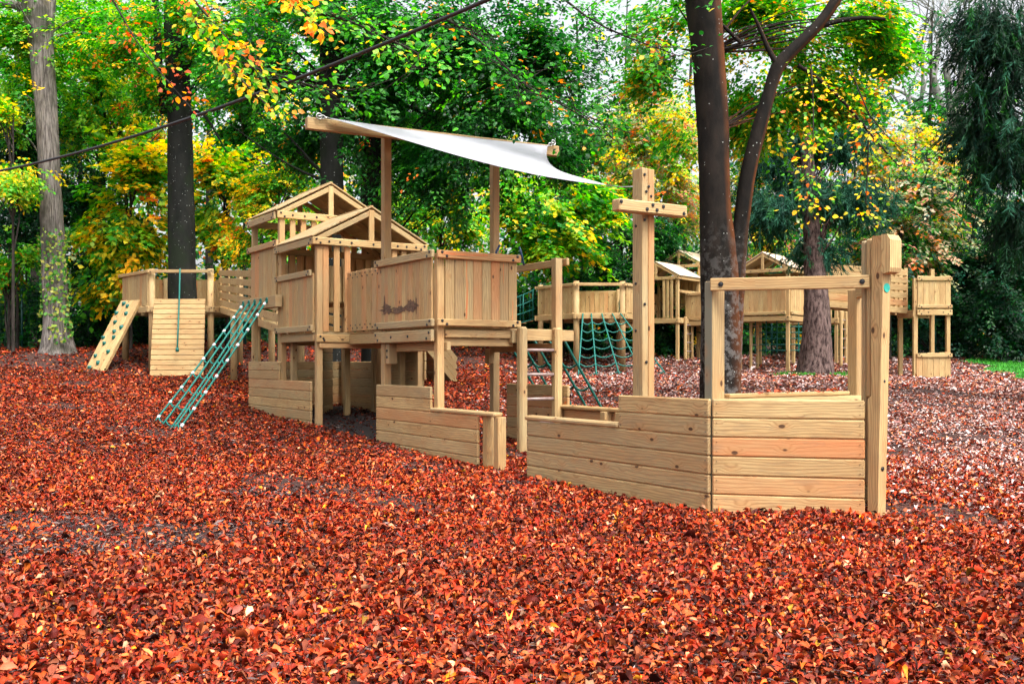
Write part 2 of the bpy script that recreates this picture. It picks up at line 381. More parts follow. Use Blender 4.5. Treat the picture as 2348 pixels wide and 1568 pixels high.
def vplanks(mb, p0, p1, z0, z1, t=.03, pw=.125, gap=.003, jag=0., red=.25, boltrow=None, side=1, redder=()):
    p0 = np.array(p0[:2], float); p1 = np.array(p1[:2], float); d = (p1 - p0); l = np.linalg.norm(d); d /= l
    D3 = np.array([d[0], d[1], 0]); Nn = np.array([d[1], -d[0], 0]) * side; n = max(1, round(l / pw)); w_ = l / n
    for i in range(n):
        c2 = p0 + d * (i + .5) * w_; zt = z1 + (U(0, jag) if jag else 0)
        c = np.array([*c2, (z0 + zt) / 2]) + Nn * U(-.002, .002)
        mb.box(c, ZU, D3, Nn, zt - z0, w_ - gap, t, ch=.005, red=.9 if i in redder else (U(.1, .5) if random.random() < red else 0))
        if boltrow:
            for zz in boltrow:
                for k in (-1, 1): mb.bolt(c * [1, 1, 0] + ZU * (zz + k * .022) + D3 * k * w_ * .28 + Nn * t / 2, Nn, .012)
def rail(mb, p0, p1, z0, z1, t=.04, bolts=True, side=1, inner=None, **k):
    """horizontal rail between two plan points with bolts at its ends, standing proud on the side of its normal"""
    p0 = np.array(p0[:2], float); p1 = np.array(p1[:2], float); d = (p1 - p0); l = np.linalg.norm(d); d /= l
    D3 = np.array([d[0], d[1], 0]); Nn = np.array([d[1], -d[0], 0]) * side
    c = np.array([*(p0 + p1) / 2, (z0 + z1) / 2]); mb.box(c, D3, ZU, Nn, l, z1 - z0, t, ch=.008, **k)
    if bolts:
        hh = (z1 - z0) * .24
        for e in (-1, 1):
            mb.bolt(c + D3 * e * (l / 2 - .055) + ZU * hh + Nn * t / 2, Nn); mb.bolt(c + D3 * e * (l / 2 - .115) - ZU * hh + Nn * t / 2, Nn)
        for q in inner or []: mb.bolt(np.array([*(p0 + d * q), (z0 + z1) / 2]) + Nn * t / 2, Nn)
def part(name, parent, fn, mats=WB, label=None):
    mb = MB(); fn(mb); o = mb.build(name, mats, parent)
    if label: o['label'] = label
    return o
ROW = [.92 - PW * i for i in range(7)]
WID = 1.68

# --- bow
bow = thing('ship_bow', 'wooden play ship bow in the foreground with plank hull, top beam and tall square stem', 'play ship', S(0, .8, 0))
def hull_near(mb):
    hplanks(mb, S(-1.1, -.02, 0), S(0, -.02, 0), ROW[:2])
    hplanks(mb, S(-2.52, -.02, 0), S(0, -.02, 0), ROW[2:])
part('hull_side', bow, hull_near)
def hull_far(mb):
    hplanks(mb, S(-1.0, WID + .02, 0), S(0, WID + .02, 0), ROW[:2])
    hplanks(mb, S(-2.52, WID + .02, 0), S(0, WID + .02, 0), ROW[2:])
part('hull_side', bow, hull_far)
def cap(a0, a1, b):
    def fn(mb):
        mb.box(S((a0 + a1) / 2, b, .658), SHIP.P(), SHIP.Q(), ZU, a1 - a0, .12, .046, ch=.018)
    return fn
part('cap_rail', bow, cap(-2.54, -1.1, .01)); part('cap_rail', bow, cap(-2.54, -1.0, WID - .01))
GN = (.80, .76)
part('bow_panel', bow, lambda mb: hplanks(mb, S(.012, -.012, 0), S(GN[0] + .012, GN[1] - .012, 0), ROW[:6], red={2: .62, 4: .35}, grey=.05))
part('bow_panel', bow, lambda mb: hplanks(mb, S(.012, WID + .012, 0), S(GN[0] + .012, WID - GN[1] + .012, 0), ROW[:6]))
def deck(mb):
    for i in range(7):
        a = -.12 + i * .105; hw = WID / 2 - .05 - max(a, 0) * .98 - (0 if i else .1)
        if hw > .05: mb.box(S(a + .05, WID / 2, .904), SHIP.Q(), SHIP.P(), ZU, hw * 2, .10, .028, ch=.006, grey=.0, tone=.0)
    mb.box(S(.0, WID / 2, .94), SHIP.Q(), SHIP.P(), ZU, WID - .28, .10, .03, ch=.006, grey=.1)
part('bow_deck', bow, deck)
part('corner_post', bow, lambda mb: (mb.post(SHIP, -.045, .0035, 0, 1.817, .078, .003, grey=3, tone=1, ch=.001), mb.post(SHIP, -.045, .071, 0, 1.82, .084, .132, grey=.3, tone=.7)))
part('corner_post', bow, lambda mb: mb.post(SHIP, -.01, WID + .0, 0, 1.82, .10, .08))
def beam(b0, b1, sgn):
    def fn(mb):
        p0 = S(.0, b0, 1.79); p1 = S(.84, b1, 1.79); mb.bar(p0, p1, .095, .045)
        d = unit(p1 - p0); n = np.array([d[1], -d[0], 0]) * sgn
        mb.bolt(p0 + d * .08 + n * .0225, n, .02); mb.bolt(p1 - d * .05 + n * .0225, n, .02)
    return fn
part('top_beam', bow, beam(-.02, .76, 1)); part('top_beam', bow, beam(WID + .02, WID - .76, -1))
SB = .82
def stem(mb):
    # leaning stem timber: side outline in (a, z) extruded across b
    def slab(poly, b0, b1, red=0., tone=.2, grey=.1):
        n = len(poly); vs = [S(a, b0, z) for a, z in poly] + [S(a, b1, z) for a, z in poly]
        off = U(0, 50); g = [(z + off, a + off, 0) for a, z in poly] + [(z + off, a + off, b1 - b0) for a, z in poly]
        fs = [tuple(range(n))[::-1], tuple(range(n, 2 * n))] + [(i, (i + 1) % n, n + (i + 1) % n, n + i) for i in range(n)]
        mb.add(vs, fs, 0, g, (tone, red, grey))
    slab([(.824, -.1), (.905, -.1), (.955, 1.83), (.95, 2.12), (.858, 2.12), (.853, .95), (.824, .93)], SB - .055, SB + .035, tone=.1)
    mb.post(SHIP, .762, SB + .008, .3, 2.10, .046, .075, ch=.012, tone=1, grey=.7); mb.post(SHIP, .816, SB + .002, .94, 2.11, .050, .08, ch=.012, tone=.7, grey=.4)
    for z in (.42, 1.06): mb.bolt(S(.91 + (z - .3) * .024, SB - .01, z), SHIP.P(), .02)
stem_o = part('stem', bow, stem)
def head(mb):
    pr = [(.955, 1.86), (.975, 1.838), (1.02, 1.85), (1.03, 1.88), (1.03, 2.08), (1.005, 2.12), (.957, 2.125)]
    n = len(pr); vs = [S(a, SB - .075, z) for a, z in pr] + [S(a, SB + .055, z) for a, z in pr]
    g = [(z, a, 0) for a, z in pr] + [(z, a, .12) for a, z in pr]
    mb.add(vs, [tuple(range(n))[::-1], tuple(range(n, 2 * n))] + [(i, (i + 1) % n, n + (i + 1) % n, n + i) for i in range(n)], 0, g, (.1, 0, 0))
part('stem_head', stem_o, head)
mb = MB(); mb.cyl(S(.951, SB - .01, 1.74), S(.957, SB - .01, 1.74), .033, 20); mb.build('badge', ['teal'], stem_o)
part('foot_post', bow, lambda mb: mb.post(SHIP, .70, SB - .02, -.1, .9, .08))

# --- mast
mast = thing('ship_mast', 'tall square wooden mast with short crossbar rising from the play ship bow', 'mast', S(-1.78, SB, gz(*S(-1.78, SB, 0)[:2])))
def mst(mb):
    mb.post(SHIP, -1.78, SB - .037, 0, 3.045, .148, .073, tone=.2, grey=.5); mb.post(SHIP, -1.776, SB + .038, 0, 3.04, .150, .074, tone=.9, red=.25, grey=0)
    for b, z in ((-.05, 2.98), (-.03, 2.82), (.03, 2.78), (-.05, 2.55), (-.05, 1.75), (.0, 2.87), (-.03, 1.2)): mb.bolt(S(-1.70, SB + b, z), SHIP.P(), .014)
    for z in (2.5, 1.95, 1.5): mb.bolt(S(-1.80, SB - .075, z), -SHIP.Q(), .014)
part('mast_post', mast, mst)
def xb(mb):
    mb.box(S(-1.64, SB - .03, 2.65), SHIP.Q(), ZU, SHIP.P(), .84, .11, .115, ch=.01, grey=.2)
    for b, z in ((-.4, 2.675), (.37, 2.625), (-.02, 2.675), (.03, 2.63), (-.09, 2.63), (.11, 2.67)): mb.bolt(S(-1.582, SB - .03 + b, z), SHIP.P(), .018)
part('crossbar', mast, xb)

# --- lookout platform
look = thing('lookout_platform', 'square wooden lookout platform on posts at the middle of the play ship', 'play platform', S(-5.1, .8, gz(*S(-5.1, .8, 0)[:2])))
A0, A1 = -4.445, -5.84
for (a, b, zt, c, lab) in ((A0, .045, 2.44, .09, None), (A1, .045, 4.03, .10, None), (A0, WID + .01, 2.475, .10, None), (A1, WID - .03, 4.06, .10, None)):
    part('post', look, lambda mb: (mb.post(SHIP, a, b, -.05, zt, c, red=.1),))
side_o = part('side_panel', look, lambda mb: vplanks(mb, S(-5.92, -.018, 0), S(-4.49, -.018, 0), 1.60, 2.42, side=1, pw=.095, red=.4))
front_o = part('front_panel', look, lambda mb: vplanks(mb, S(-4.385, .088, 0), S(-4.385, 1.06, 0), 1.60, 2.43, side=1, pw=.125), label='vertical boards with a red resin streak')
part('top_rail', look, lambda mb: rail(mb, S(-5.96, -.055, 0), S(-4.40, -.055, 0), 2.385, 2.475, grey=.5))
part('top_rail', look, lambda mb: rail(mb, S(-4.345, -.035, 0), S(-4.345, 1.09, 0), 2.378, 2.468, grey=0., red=.35, tone=.2))
part('top_rail', look, lambda mb: rail(mb, S(-5.96, WID + .10, 0), S(-4.33, WID + .10, 0), 2.385, 2.475, side=-1))
part('bottom_rail', look, lambda mb: rail(mb, S(-5.96, -.055, 0), S(-4.40, -.055, 0), 1.605, 1.69, grey=.9))
part('bottom_rail', look, lambda mb: rail(mb, S(-4.345, -.035, 0), S(-4.345, 1.09, 0), 1.61, 1.69, grey=0., tone=.1))
def lfloor(mb):
    for i in range(11): mb.box(S(-5.88 + .06 + i * .128, WID / 2, 1.588), SHIP.Q(), SHIP.P(), ZU, WID - .04, .122, .028, ch=.004)
    rail(mb, S(-5.96, -.05, 0), S(-4.42, -.05, 0), 1.435, 1.572, t=.045, inner=[.5, .95], grey=.7)
    rail(mb, S(-4.42, .10, 0), S(-4.42, 1.0, 0), 1.48, 1.57, t=.045, bolts=False)
    mb.box(S(-4.47, .55, 1.43), SHIP.Q(), ZU, SHIP.P(), 1.0, .09, .05); mb.box(S(-5.1, .12, 1.38), SHIP.P(), ZU, SHIP.Q(), 1.5, .1, .05)
    mb.box(S(-5.1, WID - .08, 1.38), SHIP.P(), ZU, SHIP.Q(), 1.5, .1, .05)
    mb.box(S(-4.40, 1.03, 1.50), ZU, SHIP.Q(), SHIP.P(), .15, .09, .07)
    mb.box(S(-5.70, .05, 1.30), ZU, SHIP.P(), SHIP.Q(), .25, .10, .12, grey=.6); mb.box(S(A1 + .05, WID - .14, 1.28), ZU, SHIP.Q(), SHIP.P(), .2, .09, .1)
    for z in (1.34, 1.26): mb.bolt(S(-5.70, -.012, z), -SHIP.Q())
    rail(mb, S(-4.37, 1.16, 0), S(-4.37, 1.88, 0), 1.455, 1.59, t=.05, bolts=False)
part('deck', look, lfloor)
def lhull(mb, b):
    hplanks(mb, S(-5.97, b, 0), S(-4.50, b, 0), ROW[:2]); hplanks(mb, S(-5.97, b, 0), S(-3.45, b, 0), ROW[2:])
part('hull_side', look, lambda mb: lhull(mb, -.02))
part('hull_side', look, lambda mb: (hplanks(mb, S(-5.6, WID + .02, 0), S(-4.2, WID + .02, 0), ROW[:2]), hplanks(mb, S(-5.6, WID + .02, 0), S(-3.3, WID + .02, 0), ROW[2:])))
part('cap_rail', look, cap(-4.50, -3.10, .01)); part('cap_rail', look, cap(-4.42, -3.08, WID - .01))
for a, b in ((-3.38, .06), (-3.11, .03), (-3.38, WID - .06), (-3.15, WID - .03)):
    part('low_post', look, lambda mb: mb.post(SHIP, a, b, -.1, .636, .09, .10, tone=.6))
part('low_post', look, lambda mb: mb.post(SHIP, -4.47, .03, .0, .93, .07, .05, tone=1., red=.3))
part('handle', look, lambda mb: (mb.tube([S(-5.0, 1.13, 2.43), S(-5.0, 1.16, 2.58), S(-5.02, 1.22, 2.66)], .016), mb.tube([S(-5.0, 1.57, 2.43), S(-5.0, 1.53, 2.58), S(-5.0, 1.5, 2.66)], .016),
     mb.tube([S(-5.0, 1.13, 2.46), S(-5.0, 1.35, 2.5), S(-5.0, 1.57, 2.46)], .014)), mats=['blue'])
part('yard', look, lambda mb: mb.bar(S(-5.74, -1.05, 4.045), S(-5.74, 2.62, 4.125), .14, .085, grey=.3))

def smear(name, parent, polys, mat, off, axis='b'):
    for poly in polys:
        mb = MB(); vs = [S(a, off, z) if axis == 'b' else S(off, a, z) for a, z in poly]; nn = -SHIP.Q() if axis == 'b' else SHIP.P(); k = len(vs)
        g = [(z, a, 0) for a, z in poly] * 2; mb.add([v for v in vs] + [v + nn * .0015 for v in vs], [tuple(range(k))[::-1], tuple(range(k, 2 * k))] + [(i, (i + 1) % k, k + (i + 1) % k, k + i) for i in range(k)], 0, g, (.3, .95, 0)); mb.build(name, [mat], parent)
def blobpoly(cx, cz, rx, rz, n=22, jag=.35): return [(cx + rx * math.cos(t) * (1 + U(-jag, jag)), cz + rz * math.sin(t) * (1 + U(-jag, jag))) for t in np.linspace(0, 2 * math.pi, n, endpoint=False)]
M['mud'] = plain('dried_mud', (.13, .075, .045), .9, noise=.5, scale=30)
smear('mud_smear', side_o, [blobpoly(-5.66, 1.85, .17, .055, 30, .5) , blobpoly(-5.30, 1.83, .22, .04, 34, .45), blobpoly(-4.98, 1.86, .16, .06, 30, .5), blobpoly(-5.72, 1.91, .025, .09, 12, .4), blobpoly(-4.86, 1.87, .02, .11, 12, .4)], 'mud', -.0355)
smear('resin_streak', front_o, [[(.352, 1.7), (.360, 2.0), (.350, 2.2), (.356, 2.37), (.372, 2.37), (.370, 2.2), (.384, 2.1), (.378, 1.9), (.370, 1.7)], [(.862, 2.1), (.858, 2.36), (.872, 2.36), (.870, 2.2)], [(.985, 1.7), (.99, 1.95), (1.005, 1.9), (.998, 1.7)]], 'wood', -4.3685, 'a')
smear('resin_streak', look, [[(.02, 2.45), (.4, 2.44), (.62, 2.452), (.62, 2.43), (.3, 2.415), (.02, 2.42)]], 'wood', -4.3235, 'a')

# --- sail
sail = thing('sail', 'white triangular shade sail stretched between the yard and the mast of the play ship', 'shade sail', S(-5.7, .8, 4.1))
def sailcloth():
    Lp, Rp, Mp = S(-5.66, -.83, 4.125), S(-5.66, 2.40, 4.165), S(-2.35, .82, 2.98); n = 26; vs, idx, fs = [], {}, []
    cen = (Lp + Rp + Mp) / 3
    for i in range(n + 1):
        for j in range(n + 1 - i):
            l1, l2 = i / n, j / n; l3 = 1 - l1 - l2
            p = Lp * l1 + Rp * l2 + Mp * l3
            e23, e12, e13 = 4 * l2 * l3 * (1 - l1) ** 1.5, 4 * l1 * l2 * (1 - l3) ** 1.5, 4 * l1 * l3 * (1 - l2) ** 1.5
            p = p + ((Lp - Rp) * .055 - ZU * .12) * (4 * l2 * l3 * (.4 + 1.2 * l2) * (1 - l1) ** 1.5) + ((Mp - (Lp + Rp) / 2) * .012 - ZU * .02) * e12 - ZU * .07 * e13 * (.15 + 1.7 * l3)
            p = p - ZU * (.75 * l1 * l2 * l3)
            idx[i, j] = len(vs); vs.append(p)
    for i in range(n):
        for j in range(n - i):
            fs.append((idx[i, j], idx[i + 1, j], idx[i, j + 1]))
            if i + j < n - 1: fs.append((idx[i + 1, j], idx[i + 1, j + 1], idx[i, j + 1]))
    mb = MB(); mb.add(vs, fs, 0, smooth=True); o = mb.build('cloth', ['sail'], sail)
    so = o.modifiers.new('thickness', 'SOLIDIFY'); so.thickness = .004
    for P_ in (Lp, Rp):
        mb = MB()
        q = P_ - SHIP.Q() * (.09 if P_ is Lp else -.09); q[2] = 4.13 if P_ is Lp else 4.22
        for k in range(3):
            c = P_ + (q - P_) * (k / 2.2); pts = [c + SHIP.Q() * .03 * math.cos(t) + (ZU if k % 2 else SHIP.P()) * .02 * math.sin(t) for t in np.linspace(0, 2 * math.pi, 11)]
            mb.tube(pts, .006, 5)
        mb.tube([q + SHIP.Q() * .035 * math.cos(t) + ZU * .035 * math.sin(t) for t in np.linspace(0, 2 * math.pi, 13)], .008, 5); mb.build('shackle', ['steel'], sail)
    mb = MB(); mb.tube([Mp, (Mp + S(-1.86, .80, 2.89)) / 2 - ZU * .01, S(-1.86, .80, 2.89)], .006, 5); mb.build('tension_cord', ['steel'], sail)
sailcloth()

# --- roofed towers
def roof(parent, f, span, ridge, z0, z1, mode, over=.09):
    """gable roof. mode 'p': ridge runs along p, gable spans q. span=(lo,hi) gable extent, ridge=(lo,hi) along the ridge"""
    def pt(s_, r, z): return f(r, s_, z) if mode == 'p' else f(s_, r, z)
    mid = (span[0] + span[1]) / 2; rd = f.P() if mode == 'p' else f.Q()
    def fn(mb):
        for sg, e in ((-1, span[0]), (1, span[1])):
            d = pt(mid, 0, z1) - pt(e, 0, z0); l = np.linalg.norm(d); d = d / l; n_ = 5
            nn = np.cross(rd, d); nn = nn if nn[2] > 0 else -nn
            for i in range(n_):
                c = pt(e, (ridge[0] + ridge[1]) / 2, z0) + d * (i + .5) * l / n_ + nn * .012
                mb.box(c, rd, d, nn, ridge[1] - ridge[0] + U(-.004, .004), l / n_ - .003, .022, ch=.003, grey=.7 if mode == 'p' else .0, tone=.0)
        mb.box(pt(mid, (ridge[0] + ridge[1]) / 2, z1 + .015), rd, f.Q() if mode == 'p' else f.P(), ZU, ridge[1] - ridge[0], .05, .03)
    r = part('roof', parent, fn, ['sheen_wood', 'bolt'] if FRESH_SKYLIT[0] else WB)
    def rf(mb):
        for r_ in (ridge[0] + .03, (ridge[0] + ridge[1]) / 2, ridge[1] - .03):
            for e in span:
                k = .06 if e < mid else -.06
                mb.bar(pt(e + k, r_, z0 - .04), pt(mid, r_, z1 - .075), .075, .04)
    part('rafters', r, rf)
    for r_ in (ridge[0] + .02, ridge[1] - .02):
        def kp(mb): mb.box(pt(mid, r_ + (.0 if r_ < 0 else 0), (z0 + z1) / 2 - .04), ZU, f.P(), f.Q(), z1 - z0 - .0, .085 if mode == 'q' else .04, .085 if mode == 'p' else .04, tone=.2)
        part('king_post', r, kp)
def slats(mb, f, line, spots, z0, z1, w_=.09, t=.035):
    """vertical slats; line ('a',value) or ('b',value)"""
    for s_ in spots:
        if line[0] == 'a': mb.box(f(line[1], s_, (z0 + z1) / 2), ZU, f.Q(), f.P(), z1 - z0, w_, t, red=U(0, .35), grey=.1)
        else: mb.box(f(s_, line[1], (z0 + z1) / 2), ZU, f.P(), f.Q(), z1 - z0, w_, t, red=U(0, .35), grey=.1)

cabin = thing('roofed_tower', 'gable-roofed wooden tower with slatted front, nearer roofed tower on the play ship', 'play tower', S(-8.85, .8, gz(*S(-8.85, .8, 0)[:2])), 'roofed towers')
c0, c1 = -8.10, -9.60
for a, b in ((c0, .045), (c1, .045), (c0, WID), (c1, WID)):
    part('post', cabin, lambda mb: mb.post(SHIP, a, b, .0, 2.93, .09, red=.15, tone=.5))
part('front_beam', cabin, lambda mb: rail(mb, S(-8.03, -.08, 0), S(-8.03, 1.78, 0), 2.895, 3.0, t=.045, inner=[.25, .42, .6, .95, 1.35, 1.5, 1.66], grey=0., tone=.1))
part('rear_beam', cabin, lambda mb: rail(mb, S(-9.68, -.08, 0), S(-9.68, 1.78, 0), 2.895, 3.0, t=.045, side=-1))
part('eave_beam', cabin, lambda mb: rail(mb, S(-9.66, -.06, 0), S(-8.056, -.06, 0), 2.895, 3.0, t=.04, grey=.7))
part('eave_beam', cabin, lambda mb: rail(mb, S(-9.66, 1.75, 0), S(-8.056, 1.75, 0), 2.895, 3.0, t=.04, side=-1))
for sp in ([.14, .31, .48], [1.24, 1.4, 1.56]): part('front_slats', cabin, lambda mb: slats(mb, SHIP, ('a', -8.073), sp, 1.64, 2.892))
for sp in ([.2, .34, .48], [1.2, 1.36, 1.52]): part('rear_slats', cabin, lambda mb: slats(mb, SHIP, ('a', -9.63), sp, 1.64, 2.892, w_=.11))
part('side_panel', cabin, lambda mb: vplanks(mb, S(-9.62, -.018, 0), S(-8.13, -.018, 0), 1.66, 2.49))
part('far_panel', cabin, lambda mb: vplanks(mb, S(-9.62, WID + .06, 0), S(-8.0, WID + .06, 0), 1.66, 2.49, side=-1))
part('mid_rail', cabin, lambda mb: rail(mb, S(-9.67, -.055, 0), S(-8.16, -.055, 0), 2.45, 2.54, grey=.8))
part('low_rail', cabin, lambda mb: rail(mb, S(-9.67, -.055, 0), S(-8.10, -.055, 0), 1.645, 1.735, grey=.7))
def cdeck(mb):
    for i in range(12): mb.box(S(-9.6 + .06 + i * .128, WID / 2, 1.615), SHIP.Q(), SHIP.P(), ZU, WID - .02, .122, .028, ch=.004)
    rail(mb, S(-8.03, -.02, 0), S(-8.03, 1.7, 0), 1.485, 1.60, t=.045, tone=.1, grey=0, inner=[.1])
    rail(mb, S(-8.045, .03, 0), S(-8.045, 1.7, 0), 1.40, 1.478, t=.045, bolts=False, red=.3)
    rail(mb, S(-9.55, -.0, 0), S(-8.15, -.0, 0), 1.50, 1.60, t=.045, bolts=False, grey=.6)
    rail(mb, S(-9.55, WID, 0), S(-8.15, WID, 0), 1.46, 1.60, t=.045, bolts=False)
    rail(mb, S(-9.6, .1, 0), S(-9.6, WID - .1, 0), 1.46, 1.60, t=.045, bolts=False)
    # walkway to the lookout platform
    for i in range(16): mb.box(S(-7.95 + i * .128, .85, 1.62), SHIP.Q(), SHIP.P(), ZU, .72, .122, .028, ch=.004)
    for b in (.5, 1.2): mb.box(S(-7.0, b, 1.53), SHIP.P(), ZU, SHIP.Q(), 2.0, .14, .045)
part('deck', cabin, cdeck)
part('palisade', cabin, lambda mb: vplanks(mb, S(-8.0, .455, 0), S(-5.95, .455, 0), 1.645, 2.50, pw=.17, gap=.014, boltrow=(2.44, 1.71), jag=.01, red=.6))
part('palisade', cabin, lambda mb: vplanks(mb, S(-8.0, 1.25, 0), S(-5.95, 1.25, 0), 1.645, 2.50, pw=.17, gap=.014, jag=.01, side=-1))
part('palisade_beam', cabin, lambda mb: rail(mb, S(-8.0, .49, 0), S(-5.95, .49, 0), 2.3, 2.38, t=.03, bolts=False))
roof(cabin, SHIP, (-.08, 1.78), (-9.69, -8.02), 3.005, 3.50, 'p')
def shull(mb, b):
    hplanks(mb, S(-11.07, b, 0), S(-9.55, b, 0), [1.21, 1.065]); hplanks(mb, S(-11.07, b, 0), S(-8.21, b, 0), ROW[:6])
part('hull_side', cabin, lambda mb: shull(mb, -.02)); 
part('hull_side', cabin, lambda mb: (shull(mb, WID + .06), hplanks(mb, S(-9.5, WID + .06, 0), S(-8.0, WID + .06, 0), [1.5, 1.355, 1.21, 1.065])))
part('hull_end', cabin, lambda mb: hplanks(mb, S(-11.09, WID + .04, 0), S(-11.09, -.02, 0), [1.21, 1.065] + ROW[:6]))
part('inner_wall', cabin, lambda mb: hplanks(mb, S(-10.4, 1.2, 0), S(-9.75, .75, 0), [1.5, 1.355, 1.21, 1.065] + ROW[:6]))
for a, b in ((-9.3, 1.0), (-9.42, .16), (-8.5, WID - .1)): part('inner_post', cabin, lambda mb: mb.post(SHIP, a, b, .05, 1.5, .088))

rear = thing('roofed_tower', 'taller gable-roofed wooden tower at the stern of the play ship, behind its lower neighbour', 'play tower', S(-10.35, .8, gz(*S(-10.35, .8, 0)[:2])), 'roofed towers')
for a, b in ((-9.715, .06), (-10.98, .045), (-9.715, WID), (-10.98, WID)):
    part('post', rear, lambda mb: mb.post(SHIP, a, b, .1, 3.5, .09, tone=.6))
part('front_beam', rear, lambda mb: rail(mb, S(-9.655, -.03, 0), S(-9.655, 1.80, 0), 3.475, 3.59, t=.045, inner=[.25, .45, .65, .95], grey=0., tone=.1, side=1))
part('rear_beam', rear, lambda mb: rail(mb, S(-11.05, -.03, 0), S(-11.05, 1.80, 0), 3.475, 3.59, t=.045, side=-1))
part('eave_beam', rear, lambda mb: rail(mb, S(-11.06, -.05, 0), S(-9.69, -.05, 0), 3.46, 3.575, t=.04, grey=.6))
part('eave_beam', rear, lambda mb: rail(mb, S(-11.06, 1.77, 0), S(-9.69, 1.77, 0), 3.46, 3.575, t=.04, side=-1))
for sp in ([.24, .42, .60], [1.3, 1.48]): part('front_slats', rear, lambda mb: slats(mb, SHIP, ('a', -9.70), sp, 2.6, 3.47))
part('side_panel', rear, lambda mb: vplanks(mb, S(-11.0, .0, 0), S(-9.76, .0, 0), 2.2, 3.06, pw=.2, red=.6))
part('rear_panel', rear, lambda mb: vplanks(mb, S(-11.0, .1, 0), S(-11.0, 1.7, 0), 2.2, 2.9, pw=.14))
part('mid_rail', rear, lambda mb: rail(mb, S(-11.08, -.045, 0), S(-9.60, -.045, 0), 3.03, 3.125, grey=.4, red=.3))
def rdeck(mb):
    for i in range(10): mb.box(S(-10.95 + i * .128, WID / 2, 2.18), SHIP.Q(), SHIP.P(), ZU, WID - .1, .122, .028, ch=.004)
    rail(mb, S(-10.95, 1.66, 0), S(-9.76, 1.66, 0), 2.02, 2.16, t=.045, bolts=False)
part('deck', rear, rdeck)
part('net_beam', rear, lambda mb: mb.box(S(-10.27, -.11, 2.145), SHIP.P(), ZU, SHIP.Q(), 1.84, .185, .11, grey=.6))
roof(rear, SHIP, (-.05, 1.80), (-11.07, -9.64), 3.595, 4.10, 'p')

# --- ladder
def ladder(label, f, a, b0, b1, z0, z1, nr, r=.05, face='a', step=.292, ztop=None):
    t = thing('ladder', label, 'ladder', f(a, (b0 + b1) / 2, z0) if face == 'a' else f((b0 + b1) / 2, a, z0), 'ladders')
    pt = (lambda s_, z: f(a, s_, z)) if face == 'a' else (lambda s_, z: f(s_, a, z))
    for s_ in (b0, b1):
        mb = MB(); mb.box(pt(s_, (z0 + z1) / 2), ZU, f.P(), f.Q(), z1 - z0, r * 2, r * 2, ch=r * .45, tone=.2); 
        mb.build('side_rail', WB, t)
    zt = ztop or z1 - .28
    for i in range(nr):
        mb = MB(); mb.cyl(pt(b0, zt - i * step), pt(b1, zt - i * step), .02, 10); mb.build('rung', ['rung'], t)
    return t
ladder('five-rung wooden ladder leaning on the lookout platform of the play ship', SHIP, -4.31, 1.09, 1.60, .0, 1.62, 5, r=.055, ztop=1.343)

# --- nets
def net(name, label, tops, bots, rows, mat='rope', r=.011, sag=.05, bend=.0, conn=True, rowz=None, group='scramble nets', r2=None, first=1):
    t = thing(name, label, 'climbing net', (tops[len(tops) // 2] + bots[len(bots) // 2]) / 2, group)
    n = len(tops); cen = {}
    ropes = []; rob = []
    for i in range(n):
        pts = [tops[i] + (bots[i] - tops[i]) * s_ - ZU * bend * 4 * s_ * (1 - s_) for s_ in np.linspace(0, 1, 13)]
        ropes.append(pts); mb = MB(); mb.tube(pts, r, 6); rob.append(mb.build('rope', [mat], t))
    def at_(i, s_):
        q = s_ * 12; k = min(11, int(q)); return ropes[i][k] + (ropes[i][k + 1] - ropes[i][k]) * (q - k)
    for j in range(first, rows + 1):
        s_ = j / (rows + .35); mb = MB(); pts = []
        for i in range(n - 1):
            p, q = at_(i, s_ + U(-.004, .004)), at_(i + 1, s_)
            for u in np.linspace(0, 1, 6)[:-1 if i < n - 2 else None]: pts.append(p + (q - p) * u - ZU * sag * 4 * u * (1 - u))
        mb.tube(pts, (r2 or r) * .85, 5); mb.build('cross_rope', [mat], t)
    if conn:
        for j in range(0, rows + 1):
            s_ = max(.03, j / (rows + .35))
            for i in ((0, n - 1) if conn == 1 else range(n)):
                p = at_(i, s_); d = unit(bots[i] - tops[i]); mb = MB(); mb.cyl(p - d * .026, p + d * .026, r * 1.45, 8); mb.build('rope_sleeve', ['white'], rob[i])
    return t
def gp(a, b, off=0.): p = S(a, b, 0); p[2] = gz(p[0], p[1]) + off; return p
tops = [S(-10.92 + i * .295, -.17, 2.17) for i in range(5)]; bots = [gp(-9.75 + (0, .45, .95, 1.1, 1.35)[i], -1.88, .01) for i in range(5)]
net1 = net('scramble_net', 'long sloping green scramble net running from the rear tower down to the leaves', tops, bots, 8, sag=.055, bend=.03, r=.0155)
for i, tp in enumerate(tops):
    mb = MB(); c = tp + SHIP.Q() * .0; mb.tube([c + SHIP.P() * .035 * math.cos(q) + ZU * .04 * math.sin(q) for q in np.linspace(0, 2 * math.pi, 12)], .013, 6); mb.build('shackle', ['rope_dark'], net1)
tops = [S(-5.8 + i * .325, WID + .16, 1.47) for i in range(5)]; bots = [gp(-6.1 + i * .34, WID + 1.2, .01) for i in range(5)]
net('scramble_net', 'dark green scramble net behind the ladder on the far side of the play ship', tops, bots, 4, mat='rope_dark', r=.017, sag=.06, conn=0)

